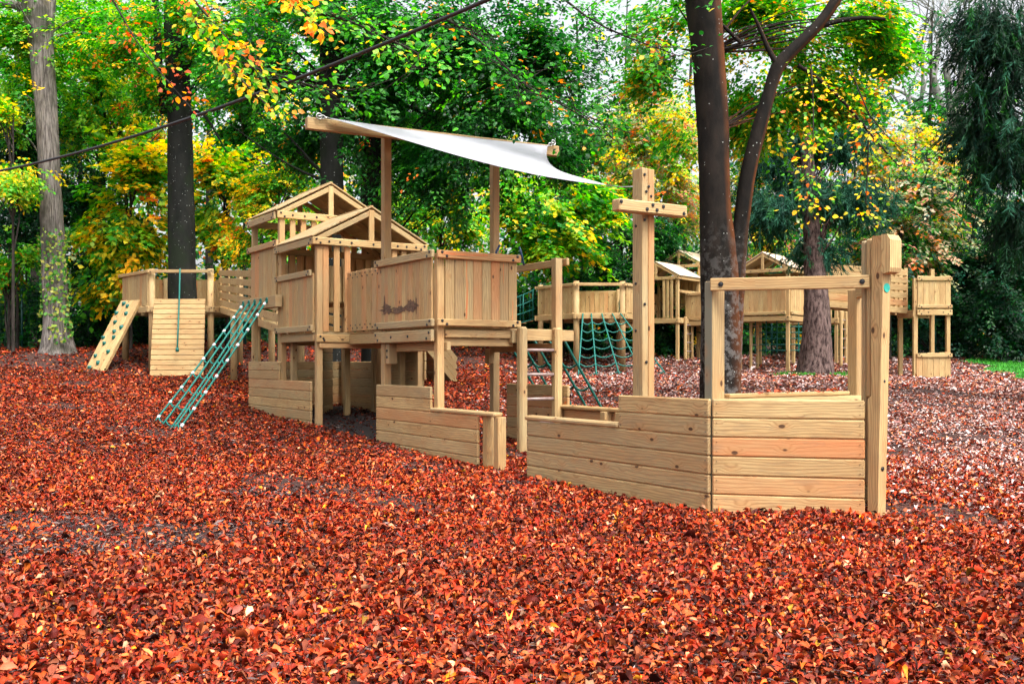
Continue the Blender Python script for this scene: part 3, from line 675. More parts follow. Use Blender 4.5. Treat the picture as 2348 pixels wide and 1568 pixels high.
# ------------------------------------------------------------------ left platform
def ring_platform(name, label, pts, zf, zr, edges, tail=None, group='round-post platforms'):
    """pts plan corners; edges: per edge 'panel','rail','open'"""
    cx, cy = np.mean([p[0] for p in pts]), np.mean([p[1] for p in pts])
    t = thing(name, label, 'play platform', (cx, cy, gz(cx, cy)), group); n = len(pts); cen = np.array([cx, cy])
    for p in pts:
        mb = MB(); q = np.array(p, float); q = q + (cen - q) * .04; mb.cyl((*q, gz(*q) - .2), (*q, zr + .02 + U(0, .05)), .095, 14, r1=.085); mb.build('post', WB, t)
    def fl(mb):
        k = 10; ys = np.linspace(min(p[1] for p in pts), max(p[1] for p in pts), k + 1)
        P2 = [np.array(p, float) for p in pts]
        for i in range(k):
            ym = (ys[i] + ys[i + 1]) / 2; xs = []
            for a, b in zip(P2, P2[1:] + P2[:1]):
                if (a[1] - ym) * (b[1] - ym) < 0: xs.append(a[0] + (b[0] - a[0]) * (ym - a[1]) / (b[1] - a[1]))
            if len(xs) == 2: mb.box(((xs[0] + xs[1]) / 2, ym, zf - .015), (1, 0, 0), (0, 1, 0), ZU, abs(xs[0] - xs[1]), (ys[1] - ys[0]) - .006, .03)
    part('deck', t, fl)
    for i, e in enumerate(edges):
        a, b = np.array(pts[i], float), np.array(pts[(i + 1) % n], float); d = (b - a) / np.linalg.norm(b - a); nn = np.array([d[1], -d[0]])
        if nn @ (cen - a) > 0: nn = -nn
        sd = 1 if nn @ np.array([d[1], -d[0]]) > 0 else -1
        ao, bo = a + nn * .08, b + nn * .08
        part('floor_beam', t, lambda mb: rail(mb, ao - d * .08, bo + d * .08, zf - .19, zf - .032, t=.045, side=sd))
        if e in ('panel', 'rail'): part('top_rail', t, lambda mb: rail(mb, ao - d * .08, bo + d * .08, zr - .09, zr, t=.045, side=sd))
        if e == 'panel': part('panel', t, lambda mb: vplanks(mb, a + nn * .03 + d * .08, b + nn * .03 - d * .08, zf - .0, zr - .06, pw=.15, gap=.006, jag=.05, side=sd))
    return t
LP = [(-11.57, 29.6), (-10.17, 28), (-8.45, 28), (-7.95, 29.3), (-8.6, 31.3), (-10.9, 31.3)]
ring_platform('tree_platform', 'raised wooden platform on round posts built round a dark trunk at the far left', LP, 2.79, 3.79, ['panel', 'rail', 'open', 'panel', 'panel', 'panel'])
# plank climbing wall
wall = thing('climbing_wall', 'wide sloping wooden climbing wall of horizontal boards with a green rope', 'climbing wall', (-9.35, 27.3, gz(-9.35, 27.3)))
def cw(mb):
    t0, t1 = W3(353, 686, 27.75), W3(471, 686, 27.75); g = gz(-9.35, 27.1) - .12
    b0 = np.array([(343 - 1174) / 2283 * 27.0, 27.0, g]); b1 = np.array([(466 - 1174) / 2283 * 27.0, 27.0, g]); n_ = 16
    for i in range(n_):
        s_ = (i + .5) / n_; l, r = t0 + (b0 - t0) * s_, t1 + (b1 - t1) * s_; d = unit(b0 - t0); x = unit(r - l); h = np.linalg.norm(b0 - t0) / n_
        mb.box((l + r) / 2, x, d, np.cross(x, d), np.linalg.norm(r - l), h - (.016 if i % 2 else .004) + 0, .05, tone=U(0, .4), grey=0, ch=.012 if i % 2 else .005)
part('board_face', wall, cw)
part('brace', wall, lambda mb: [mb.bar(W3(x, 700, 27.95), np.array([(x - 1174) / 2283 * 27.4, 27.4, gz(-9.3, 27.4) - .1]), .09, .07) for x in (360, 462)])
kr = thing('climbing_rope', 'green rope hanging down the face of the board climbing wall', 'rope', W3(412.5, 617, 27.85))
mb = MB(); mb.tube([W3(412.6, 617, 27.86), W3(412.4, 622, 27.80), W3(411, 686, 27.6), W3(408.5, 750, 27.3), W3(406.5, 800, 27.0)], .022, 6); mb.build('rope_strand', ['rope'], kr)
mb = MB(); mb.cyl(W3(406.5, 798, 27.0), W3(406.4, 806, 26.98), .045, 10); mb.build('rope_end', ['rope_dark'], kr)
# ramp with holds
hr = thing('hold_ramp', 'pale sloping climbing ramp dotted with green holds at the left end', 'climbing ramp', (-11.6, 28.1, gz(-11.6, 28.1)))
ab = unit(np.array([.93, -.36, 0])); tm = np.array([-10.93, 28.6, 2.95]); bm = np.array([-11.62, 27.75, gz(-11.62, 27.75) - .06]); dn = unit(bm - tm); nr_ = np.cross(ab, dn); nr_ = nr_ if nr_[1] < 0 else -nr_
part('ramp_board', hr, lambda mb: [mb.box((tm + bm) / 2 + ab * (i - 1.5) * .17, dn, ab, nr_, np.linalg.norm(bm - tm), .169, .10, grey=0, tone=.1) for i in range(4)])
for (x, y) in [(368, 508), (404, 528), (308, 580), (397, 588), (303, 653), (362, 693), (302, 726), (300, 770), (205, 772), (218, 818), (260, 882), (150, 912), (176, 964), (102, 1000)]:
    v = (y - 480) / 545; xl = 340 + (60 - 340) * v; xr = 512 + (225 - 512) * v; u = (x - xl) / (xr - xl)
    c = tm + (bm - tm) * v + ab * (u - .5) * .66 + nr_ * .055; mb = MB(); nv = []
    for q in range(7): an = q * 2 * math.pi / 7 + U(-.2, .2); nv.append(c + (ab * math.cos(an) * .055 + dn * math.sin(an) * .075) * U(.85, 1.2))
    top = [c + nr_ * U(.05, .075) + (p - c) * .45 for p in nv]
    mb.add(nv + top + [c + nr_ * .08], [(i, (i + 1) % 7, 7 + (i + 1) % 7, 7 + i) for i in range(7)] + [(7 + i, 7 + (i + 1) % 7, 14) for i in range(7)], 0, smooth=True); mb.build('hold', ['grip'], hr)

def slat_bridge(label, p0, p1, width_dir, wd, nsl, h, rails=True, posts=(), group='slatted ramp bridges', name='ramp_bridge', sl=.155):
    p0, p1 = np.array(p0, float), np.array(p1, float); t = thing(name, label, 'play bridge', ((p0 + p1) / 2)[:3] * [1, 1, 0] + ZU * gz(*((p0 + p1) / 2)[:2]), group)
    wv = unit(np.array([*width_dir, 0.])); d = unit(p1 - p0); L_ = np.linalg.norm(p1 - p0)
    part('deck', t, lambda mb: [mb.box(p0 + d * (i + .5) * .15 + wv * wd / 2 + ZU * .06, wv, d, np.cross(wv, d), wd, .14, .03) for i in range(int(L_ / .15))])
    for k in (0, 1):
        def sd(mb):
            o = wv * wd * k
            for i in range(nsl):
                z = sl / 2 + i * (h / nsl); mb.bar(p0 + o + ZU * z, p1 + o + ZU * z, sl, .035, grey=.1, tone=U(0, .6), red=.8 if (i == 1 and name == 'ramp_bridge' and p0[0] > 0 and k == 0) else 0)
            n_ = max(2, int(L_ / 1.8) + 1)
            for j in range(n_): q = p0 + (p1 - p0) * j / (n_ - 1) * .99 + o + wv * (.04 if k == 0 else -.04); mb.box(q + ZU * (h / 2), ZU, d * [1, 1, 0], wv, h, .09, .045)
        part('slatted_side', t, sd)
    for s_ in posts:
        for k in (0, 1):
            q = p0 + (p1 - p0) * s_ + wv * wd * k; mb = MB(); mb.cyl((q[0], q[1], gz(q[0], q[1]) - .2), (q[0], q[1], q[2] + .1), .085, 12); mb.build('post', WB, t)
    return t
e1 = S(-11.15, .75, 1.62)
slat_bridge('long slatted bridge sloping from the left tree platform to the play ship stern', (-8.35, 28.4, 2.62), (-3.85, 17.6, 1.62), (.92, .38), .95, 6, 1.25, posts=(.28, .62))
slat_bridge('short steep slatted ramp seen under the lookout platform behind the ship', W3(962, 770, 22.2) * [1, 1, 0] + ZU * 1.65, W3(1046, 868, 23.6) * [1, 1, 0] + ZU * .62, (-.6, .8), .95, 4, .72, name='entry_ramp', posts=(.02,))

# ------------------------------------------------------------------ right-hand play village
FRESH_SKYLIT[0] = True
RF = lambda x, Y: Fr(((x - 1174) / 2283 * Y, Y), (.8, -.6), (.6, .8))
def gable_tower(label, f, dz, Lp=1.62, Lq=1.62, front='panel', side='panel', lift=0., roofed=True, zg=None, open_low=True, height=3.0):
    """tower like the ship's; gable face spans p (a from -Lp to 0) at b=0, ridge along q"""
    zf = 1.60 + dz + lift; zr = 2.54 + dz + lift; ze = 3.0 + dz + lift; o = f(-Lp / 2, Lq / 2, 0); t = thing('roofed_tower', label, 'play tower', (o[0], o[1], gz(o[0], o[1])), 'roofed towers')
    ztp = ze - .07 if roofed else zr - .03
    for a in (-.045, -Lp + .045):
        for b in (.045, Lq - .045):
            q = f(a, b, 0); part('post', t, lambda mb: mb.post(f, a, b, gz(q[0], q[1]) - .1, ztp, .1, tone=.3))
    def dk(mb):
        for i in range(12): mb.box(f(-Lp + .07 + i * (Lp - .14) / 11, Lq / 2, zf), f.Q(), f.P(), ZU, Lq - .1, .125, .03)
        for z0, z1 in ((zf - .17, zf - .02),):
            rail(mb, f(-Lp - .04, -.025, 0), f(.04, -.025, 0), z0, z1, t=.045, side=1); rail(mb, f(-Lp - .04, Lq + .025, 0), f(.04, Lq + .025, 0), z0, z1, t=.045, side=-1)
            rail(mb, f(.025, -.0, 0), f(.025, Lq, 0), z0, z1, t=.045); rail(mb, f(-Lp - .025, -.0, 0), f(-Lp - .025, Lq, 0), z0, z1, t=.045, side=-1)
    part('deck', t, dk)
    def face(kind, p0, p1, sd, nm):
        p0, p1 = p0[:2], p1[:2]; d = (p1 - p0) / np.linalg.norm(p1 - p0)
        if kind in ('panel', 'board'):
            part(nm, t, lambda mb: (vplanks(mb, p0, p1, zf + .02, zr - .02, pw=.14, side=sd), rail(mb, p0 - d * .02 + np.array([d[1], -d[0]]) * sd * .04, p1 + d * .02 + np.array([d[1], -d[0]]) * sd * .04, zf + .02, zf + .11, side=sd),
                rail(mb, p0 - d * .02 + np.array([d[1], -d[0]]) * sd * .04, p1 + d * .02 + np.array([d[1], -d[0]]) * sd * .04, zr - .09, zr, side=sd)))
        elif kind == 'slats':
            for us in ((.10, .2, .3), (.7, .8, .9)):
              def sl(mb):
                L_ = np.linalg.norm(p1 - p0)
                for u in us: q = p0 + d * L_ * u; mb.box((*q, (zf + ztp) / 2), ZU, (*d, 0), (d[1], -d[0], 0), ztp - zf, .095, .035, grey=0)
              part(nm, t, sl)
        elif kind == 'rail': part(nm, t, lambda mb: rail(mb, p0, p1, zr - .09, zr, side=sd))
    face(front, f(-Lp + .09, -.012, 0), f(-.09, -.012, 0), 1, 'front_panel'); face(side, f(.012, .09, 0), f(.012, Lq - .09, 0), 1, 'side_panel')
    face('slats', f(-Lp + .09, Lq, 0), f(-.09, Lq, 0), -1, 'back_slats'); face('panel', f(-Lp, .09, 0), f(-Lp, Lq - .09, 0), -1, 'far_panel')
    if roofed:
        part('eave_beam', t, lambda mb: (rail(mb, f(-Lp - .06, -.03, 0), f(.06, -.03, 0), ze - .105, ze, t=.045, inner=[.5, 1.1]), rail(mb, f(-Lp - .06, Lq + .03, 0), f(.06, Lq + .03, 0), ze - .105, ze, t=.045, side=-1)))
        part('eave_beam', t, lambda mb: (rail(mb, f(.04, .0, 0), f(.04, Lq, 0), ze - .105, ze, t=.04), rail(mb, f(-Lp - .04, .0, 0), f(-Lp - .04, Lq, 0), ze - .105, ze, t=.04, side=-1)))
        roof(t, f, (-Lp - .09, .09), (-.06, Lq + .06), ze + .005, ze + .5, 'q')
    return t
gable_tower('roofed tower with a boarded front and dark scuff marks left of the flaky-barked tree', RF(1809, 29.6), 1.0)
gable_tower('low roofed tower with a ladder at the left end of the right-hand play village', RF(1555, 33.2), 1.07, front='slats', side='rail')
f2 = RF(1555, 33.2); f3 = Fr(f2(-.05, 1.75, 0), (.8, -.6), (.6, .8))
gable_tower('tall roofed tower standing just behind the low one by the twin-stem tree', f3, 1.07, lift=.55, side='slats')
gable_tower('roofed tower partly hidden behind the flaky-barked tree near the long slatted bridge', RF(1920, 31.6), 1.0, front='slats', side='slats', Lp=1.5)
fb = Fr(f2(.9, .75, 0), (.8, -.6), (.6, .8))
gable_tower('small open-topped boarded box platform beside the low roofed tower', fb, 1.0, Lp=1.0, Lq=1.2, roofed=False, side='panel')
ladder('six-rung ladder up to the low roofed tower left of the twin-stem tree', f2, .09, .35, .85, gz(5.6, 33) - .1, 2.72, 6, r=.045)
fl = RF(1930, 31.2); ladder('narrow ladder right of the flaky-barked tree under the slatted bridge', fl, .0, -.05, .4, gz(10.3, 31.2) - .1, 2.8, 6, r=.045)
fl2 = RF(1722, 30.6); ladder('ladder behind the left leg of the boarded roofed tower', fl2, .0, .0, .5, gz(7.4, 30.6) - .1, 2.6, 5, r=.04)
# end tower
ef = Fr(((2096 - 1174) / 2283 * 26.4, 26.4), (.999, .04), (-.04, .999))
et = thing('end_tower', 'slim open-topped wooden tower with boarded base at the far right of the play village', 'play tower', (*ef(.45, .5, 0)[:2], gz(*ef(.45, .5, 0)[:2])))
ge = gz(*ef(.45, .5, 0)[:2]) - .1
for a, b in ((.045, .045), (.93, .045), (.045, .95), (.93, .95)):
    part('post', et, lambda mb: mb.post(ef, a, b, ge, 3.42 if b < .5 else 3.75, .11 if a < .5 else .1, .1, tone=.1, grey=0))
EF = lambda a, b: ef(a, b, 0)
part('upper_panel', et, lambda mb: (vplanks(mb, EF(.09, -.012), EF(.98, -.012), 2.62, 3.46, pw=.15, jag=.04), rail(mb, EF(.06, -.045), EF(1.01, -.045), 3.36, 3.45), rail(mb, EF(.06, -.045), EF(1.01, -.045), 2.63, 2.72)))
part('upper_panel', et, lambda mb: vplanks(mb, EF(.99, .05), EF(.99, .95), 2.62, 3.46, pw=.15))
part('lower_panel', et, lambda mb: (vplanks(mb, EF(.05, -.012), EF(.98, -.012), ge, 1.42, pw=.15, jag=.05), rail(mb, EF(.06, -.045), EF(1.01, -.045), 1.33, 1.43)))
part('deck', et, lambda mb: (mb.box(ef(.5, .5, 2.57), ef.P(), ef.Q(), ZU, .9, .95, .04), rail(mb, EF(.06, -.045), EF(1.01, -.045), 2.44, 2.59, inner=[.3, .7]), rail(mb, EF(-.01, .0), EF(-.01, 1), 2.4, 2.56, side=-1), rail(mb, EF(.1, .95), EF(.9, .95), 2.4, 2.55)))
slat_bridge('long raised slatted bridge between the flaky-barked tree and the end tower', (8.2, 27.0, 2.72), (10.62, 26.75, 2.50), (.08, 1.0), .95, 6, 1.22)
# middle platform
MP = [(.84, 31.5), (1.92, 30.0), (3.37, 30.0), (4.2, 31.2), (3.6, 33.2), (1.3, 33.4)]
ring_platform('net_platform', 'raised wooden platform on round posts behind the mast with a green net hanging in front', MP, 2.69, 3.58, ['panel', 'rail', 'panel', 'rail', 'panel', 'panel'])
tops = [W3(x, 719, 29.88) for x in (1336.7, 1356, 1380, 1404, 1423)]; bots = [W3(x, 800, 28.0) * [1, 1, 0] + ZU * (gz((x - 1174) / 2283 * 28, 28) + .02) for x in (1326, 1368, 1420, 1474, 1528)]
net('scramble_net', 'flared bright green scramble net hanging in front of the middle platform', tops, bots, 7, r=.022, sag=.09, conn=False)
def rope_bridge(label, p0, p1, wd, dz=.95):
    p0, p1 = np.array(p0, float), np.array(p1, float); d = unit((p1 - p0) * [1, 1, 0]); wv = np.array([-d[1], d[0], 0]); t = thing('rope_bridge', label, 'rope bridge', (p0 + p1) / 2, 'rope bridges')
    for k in (0, 1):
        o = wv * wd * k; mb = MB(); m = 9
        for z in (0, .33, .66, 1.):
            mb.tube([p0 + (p1 - p0) * s_ + o + ZU * (dz * z - (.25 + .15 * z) * 4 * s_ * (1 - s_)) for s_ in np.linspace(0, 1, 13)], .018, 5)
        for s_ in np.linspace(.03, .97, m): 
            c = p0 + (p1 - p0) * s_ + o; mb.tube([c - ZU * .25 * 4 * s_ * (1 - s_), c + ZU * (dz - .4 * 4 * s_ * (1 - s_))], .018, 5)
        mb.build('net_side', ['rope'], t)
    part('tread', t, lambda mb: [mb.box(p0 + (p1 - p0) * s_ + wv * wd / 2 - ZU * (.25 * 4 * s_ * (1 - s_) + .03), wv, d, ZU, wd, .12, .04, grey=.9) for s_ in np.linspace(.05, .95, 12)])
rope_bridge('green rope bridge leaving the left side of the middle platform', (-1.9, 31.6, 2.6), (.75, 31.9, 2.6), .8)
rope_bridge('green rope bridge between the middle platform and the low roofed tower', (4.25, 31.5, 2.62), (f2(-1.65, .4, 2.65)), .8)
tops = [W3(x, 735, 31.4) for x in np.linspace(1732, 1856, 6)]; bots = [p * [1, 1, 0] + ZU * 1.5 for p in tops]
net('scramble_net', 'upright square-mesh green net under the boarded roofed tower', tops, bots, 5, r=.02, sag=.0, conn=False, first=0)

# mesh fence along the tree line
fence = thing('mesh_fence', 'dark green wire mesh fence running along the foot of the wood', 'fence', (0, 35, gz(0, 35)))
fp = [(-19, 34), (-12, 33.6), (-6, 33.6), (0, 35), (6, 35.6), (12, 33.4), (16.4, 33.4), (22, 33.0)]
allp = []
for (x0, y0), (x1, y1) in zip(fp, fp[1:]):
    n_ = max(1, round(math.hypot(x1 - x0, y1 - y0) / 2.6))
    for i in range(n_): allp.append((x0 + (x1 - x0) * i / n_, y0 + (y1 - y0) * i / n_))
allp.append(fp[-1])
for x, y in allp: mb = MB(); mb.cyl((x, y, gz(x, y) - .2), (x, y, gz(x, y) + 2.05), .035, 8); mb.build('fence_post', ['fence'], fence)
mb = MB()
for k in range(13): mb.tube([(x, y, gz(x, y) + .08 + k * .155) for x, y in allp], .006, 3)
for (x0, y0), (x1, y1) in zip(allp, allp[1:]):
    for i in range(9):
        x, y = x0 + (x1 - x0) * i / 9, y0 + (y1 - y0) * i / 9; mb.tube([(x, y, gz(x, y) + .05), (x, y, gz(x, y) + 1.98)], .005, 3)
mb.build('wire_mesh', ['fence'], fence)

# cable overhead
cb = MB(); pA, pB = W3(0, 392, 15.2), W3(1118, 0, 8.4); d = pB - pA
cb.tube([pA + d * s_ - ZU * (.16 * 4 * s_ * (1 - s_)) for s_ in np.linspace(-.6, 1.5, 40)], .019, 8)
tag(cb.build('overhead_cable', ['cable']), 'thick black cable slanting across the trees from lower left to top centre', 'cable')

# ------------------------------------------------------------------ ground
def ground():
    xs = np.concatenate([np.linspace(-160, -30, 14)[:-1], np.linspace(-30, 30, 201), np.linspace(30, 160, 14)[1:]])
    ys = np.concatenate([np.linspace(-60, -2, 10)[:-1], np.linspace(-2, 40, 211), np.linspace(40, 220, 20)[1:]])
    X, Y = np.meshgrid(xs, ys); Z = gzv(np.clip(X, -45, 45), np.clip(Y, -15, 70))
    V = np.stack([X, Y, Z], -1).reshape(-1, 3); nx, ny = len(xs), len(ys)
    i, j = np.meshgrid(np.arange(nx - 1), np.arange(ny - 1)); k = (j * nx + i).ravel()
    me = fast_mesh('ground', V, [np.stack([k, k + 1, k + nx + 1, k + nx], 1)], None, [], True)
    m, t, b, o = new_mat('leaf_covered_soil')
    tc = N(t, 'ShaderNodeTexCoord'); vo = N(t, 'ShaderNodeTexVoronoi'); vo.inputs['Scale'].default_value = 26
    n = N(t, 'ShaderNodeTexNoise'); n.inputs['Scale'].default_value = 7; n.inputs['Detail'].default_value = 5
    t.links.new(tc.outputs['Object'], vo.inputs['Vector']); t.links.new(tc.outputs['Object'], n.inputs['Vector'])
    cs = N(t, 'ShaderNodeSeparateColor'); t.links.new(vo.outputs['Color'], cs.inputs[0])
    c = mixc(t, cs.outputs[0], (.025, .008, .006), (.12, .03, .016)); c = mixc(t, mapr(t, n.outputs[0], .4, .65), c, (.035, .016, .012))
    t.links.new(c, b.inputs['Base Color']); b.inputs['Roughness'].default_value = .8
    bp = N(t, 'ShaderNodeBump'); bp.inputs['Distance'].default_value = .03; t.links.new(vo.outputs['Distance'], bp.inputs['Height']); t.links.new(bp.outputs[0], b.inputs['Normal'])
    me.materials.append(m); o = bpy.data.objects.new('ground', me); link(o); o['kind'] = 'structure'
    # the lawn beyond the leaves on the right
    xs = np.linspace(10, 32, 60); ys = np.linspace(14, 33.4, 60); X, Y = np.meshgrid(xs, ys); Z = gzv(X, Y) + .012
    V = np.stack([X, Y, Z], -1).reshape(-1, 3); i, j = np.meshgrid(np.arange(59), np.arange(59)); k = (j * 60 + i).ravel()
    Fq = np.stack([k, k + 1, k + 61, k + 60], 1); cx = V[Fq].mean(1)
    Fq = Fq[lawn(cx[:, 0], cx[:, 1])]
    M['grass'] = plain('lawn_grass', (.05, .25, .03), .8, noise=.35, scale=3)
    o = bpy.data.objects.new('lawn', fast_mesh('lawn', V, [Fq], None, ['grass'], True)); link(o); o['kind'] = 'structure'
def lawn(x, y):
    # boundary through pixels (2235,838)@31.5 and (2348,868)@25.8 and on
    return x - (14.65 + (31.5 - y) * -.23 + .25 * np.sin(y * 2.1)) > 0
ground()
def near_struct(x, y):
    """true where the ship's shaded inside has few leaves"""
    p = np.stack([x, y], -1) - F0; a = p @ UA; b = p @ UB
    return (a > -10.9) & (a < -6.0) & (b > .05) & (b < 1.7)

def litter():
    LC = np.array([(.54, .065, .015), (.42, .036, .010), (.66, .115, .018), (.66, .18, .06), (.25, .020, .008), (.56, .15, .08), (.08, .012, .008), (.80, .20, .012), (.74, .42, .03), (.28, .085, .07), (.72, .42, .26)])
    LP_ = np.array([.20, .16, .14, .12, .12, .11, .15, .03, .008, .042, .02])
    LCm = LC * [.97, .82, .70]
    PC = np.array([(.68, .42, .38), (.58, .22, .14), (.72, .52, .48), (.46, .17, .12), (.48, .37, .36), (.80, .66, .62), (.22, .09, .08), (.68, .28, .14)])
    zones = [(2.3, 6.5, 115000, .035, True), (6.5, 11, 135000, .038, True), (11, 18, 125000, .048, False), (18, 27, 95000, .068, False), (27, 38, 60000, .09, False)]
    for zi, (y0, y1, n, sz, fine) in enumerate(zones):
        y = np.sqrt(RN.uniform(y0 ** 2, y1 ** 2, n)); x = RN.uniform(-.66, .66, n) * (y + .8)
        keep = ~(lawn(x, y) & (y > 14) & (RN.uniform(0, 1, n) > .02))
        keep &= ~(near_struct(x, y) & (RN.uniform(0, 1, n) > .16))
        # bare, chippy patches
        pn = np.sin(x * .9 + 1.3 * np.sin(y * .7)) * np.sin(y * 1.1 + 1.7 * np.sin(x * .5 + 2)) + .35 * np.sin(x * 3.1 + y * 2.2)
        pn = pn + sum(1.1 * np.exp(-((x - a_) ** 2 / w_ ** 2 + (y - b_) ** 2 / h_ ** 2)) for a_, b_, w_, h_ in ((-2.5, 6.5, 1.1, .5), (-3.4, 7.2, .8, .5), (-3.0, 6.0, .6, .3), (-1.5, 7.0, .5, .25), (-2.2, 8.6, .6, .3), (.2, 9.2, .5, .3), (-.3, 6.1, .4, .2), (-3.2, 5.2, .5, .3), (5.2, 15.5, 1.6, 1.6), (6.5, 12.5, 1.2, .8), (-1.0, 10.2, .5, .5)))
        keep &= ~((pn > .85) & (RN.uniform(0, 1, n) > .2))
        x, y = x[keep], y[keep]; pn = pn[keep]; n = len(x); z = gzv(x, y) + RN.uniform(.0, .034, n) + .004
        # leaves drift up against boards
        D = np.stack([RN.normal(size=n), RN.normal(size=n), RN.normal(0, .3, n)], 1); Nn = np.stack([RN.normal(0, .62, n), RN.normal(0, .62, n), np.ones(n)], 1)
        C = LCm[RN.choice(len(LC), n, p=LP_ / LP_.sum())] * np.exp(RN.normal(-.34, .5, (n, 1))) * (1 + .16 * np.clip(pn, -1, 1))[:, None] if True else LC[RN.choice(len(LC), n, p=LP_ / LP_.sum())] * np.exp(RN.normal(-.40, .5, (n, 1))) * (1 + .16 * np.clip(pn, -1, 1))[:, None]
        # litter lightened on the open right and back: sky light put into its colour
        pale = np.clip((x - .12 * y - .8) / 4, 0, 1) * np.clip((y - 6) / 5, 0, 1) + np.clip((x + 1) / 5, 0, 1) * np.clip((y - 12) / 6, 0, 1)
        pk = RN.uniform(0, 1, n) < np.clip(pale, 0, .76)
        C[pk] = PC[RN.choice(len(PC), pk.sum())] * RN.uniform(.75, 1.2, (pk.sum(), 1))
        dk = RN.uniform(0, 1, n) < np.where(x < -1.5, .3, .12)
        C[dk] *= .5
        ns = near_struct(x, y); C[ns] *= .3  # leaf colours dimmed to paint the shade inside the ship
        L = sz * np.exp(RN.normal(0, .27, n)) * np.where(RN.uniform(0, 1, n) < .02, 1.4, 1)
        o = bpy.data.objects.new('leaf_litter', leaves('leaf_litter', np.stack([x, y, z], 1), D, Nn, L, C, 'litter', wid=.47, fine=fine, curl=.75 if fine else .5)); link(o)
        o['kind'] = 'stuff'
        if zi < 3:   # twigs and bark chips
            m = n // 5; k = RN.choice(n, m); P = np.stack([x[k], y[k], z[k] + .002], 1); D = np.stack([RN.normal(size=m), RN.normal(size=m), RN.normal(0, .12, m)], 1)
            Nn = np.stack([RN.normal(0, .5, m), RN.normal(0, .5, m), np.ones(m)], 1); cc = np.array([(.12, .075, .07), (.26, .17, .15), (.05, .035, .04), (.34, .26, .24)])[RN.choice(4, m, p=[.4, .25, .25, .1])]
            o = bpy.data.objects.new('bark_chips', leaves('bark_chips', P, D, Nn, sz * RN.uniform(.6, 2.0, m), cc * RN.uniform(.7, 1.2, (m, 1)), 'litter', wid=.16, curl=.1)); link(o); o['kind'] = 'stuff'
litter()
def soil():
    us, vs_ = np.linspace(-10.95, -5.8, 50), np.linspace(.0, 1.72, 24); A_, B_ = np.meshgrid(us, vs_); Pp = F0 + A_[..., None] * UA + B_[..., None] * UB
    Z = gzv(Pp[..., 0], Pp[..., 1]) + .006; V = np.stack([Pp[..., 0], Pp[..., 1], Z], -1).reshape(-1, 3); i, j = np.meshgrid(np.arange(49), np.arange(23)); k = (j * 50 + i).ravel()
    M['soil'] = plain('trodden_soil', (.012, .007, .006), .95, noise=.6, scale=14)  # near-black soil: the shade under the decks is put into this colour
    o = bpy.data.objects.new('trodden_soil', fast_mesh('trodden_soil', V, [np.stack([k, k + 1, k + 51, k + 50], 1)], None, ['soil'], True)); link(o); o['kind'] = 'structure'  # soil sheet darkened: the shade under the decks is in its colour
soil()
# leaves lying on the bow deck and the rails
def dropped(name, label, n, fn, group):
    for i in range(n):
        p = fn(i); d = np.array([[U(-1, 1), U(-1, 1), .1]]); c = np.array([random.choice([(.55, .13, .03), (.6, .22, .03), (.5, .08, .03), (.45, .07, .03)])])
        o = bpy.data.objects.new(name, leaves(name, np.array([p]), d, np.array([[U(-.3, .3), U(-.3, .3), 1.]]), np.array([U(.055, .075)]), c, 'litter', fine=True, curl=.4)); link(o)
        tag(o, label, 'leaf', group)
dropped('fallen_leaf', 'orange beech leaf lying on the deck boards inside the bow', 12, lambda i: S(U(-.05, .3), U(.2, 1.4), .958), 'leaves on the bow deck')
dropped('fallen_leaf', 'orange beech leaf resting on the low cap rail of the ship', 5, lambda i: S(U(-4.3, -3.3), WID - .01 + U(-.03, .03), .688), 'leaves on the cap rail')

# grass blades and weeds
def grass(name, x, y, h, n_c, mat='litter'):
    n = len(x); P = np.stack([x, y, gzv(x, y)], 1); D = np.stack([RN.normal(0, .35, n), RN.normal(0, .35, n), np.ones(n)], 1); Nn = np.stack([RN.normal(size=n), RN.normal(size=n), np.zeros(n)], 1)
    C = np.array([(.05, .30, .02), (.08, .38, .03), (.03, .20, .02)])[RN.choice(3, n)] * RN.uniform(.7, 1.3, (n, 1))
    return bpy.data.objects.new(name, leaves(name, P, D, Nn, h * RN.uniform(.5, 1.3, n), C, mat, wid=.16, curl=.2))
x = RN.uniform(12, 24, 60000); y = RN.uniform(18, 33.4, 60000); k = lawn(x - .1, y); o = grass('lawn_blades', x[k], y[k], .085, 1); link(o); o['kind'] = 'stuff'
TX, TY = 7.3, 24.0
a = RN.uniform(0, 6.28, 1500); r = RN.choice([.55, .7, .85], 1500) * RN.uniform(.85, 1.25, 1500); k = np.sin(a * 5) > -.1
o = grass('weeds', TX + np.cos(a[k]) * r[k], TY + np.sin(a[k]) * r[k] - .1, .10, 1); link(o); o['kind'] = 'stuff'

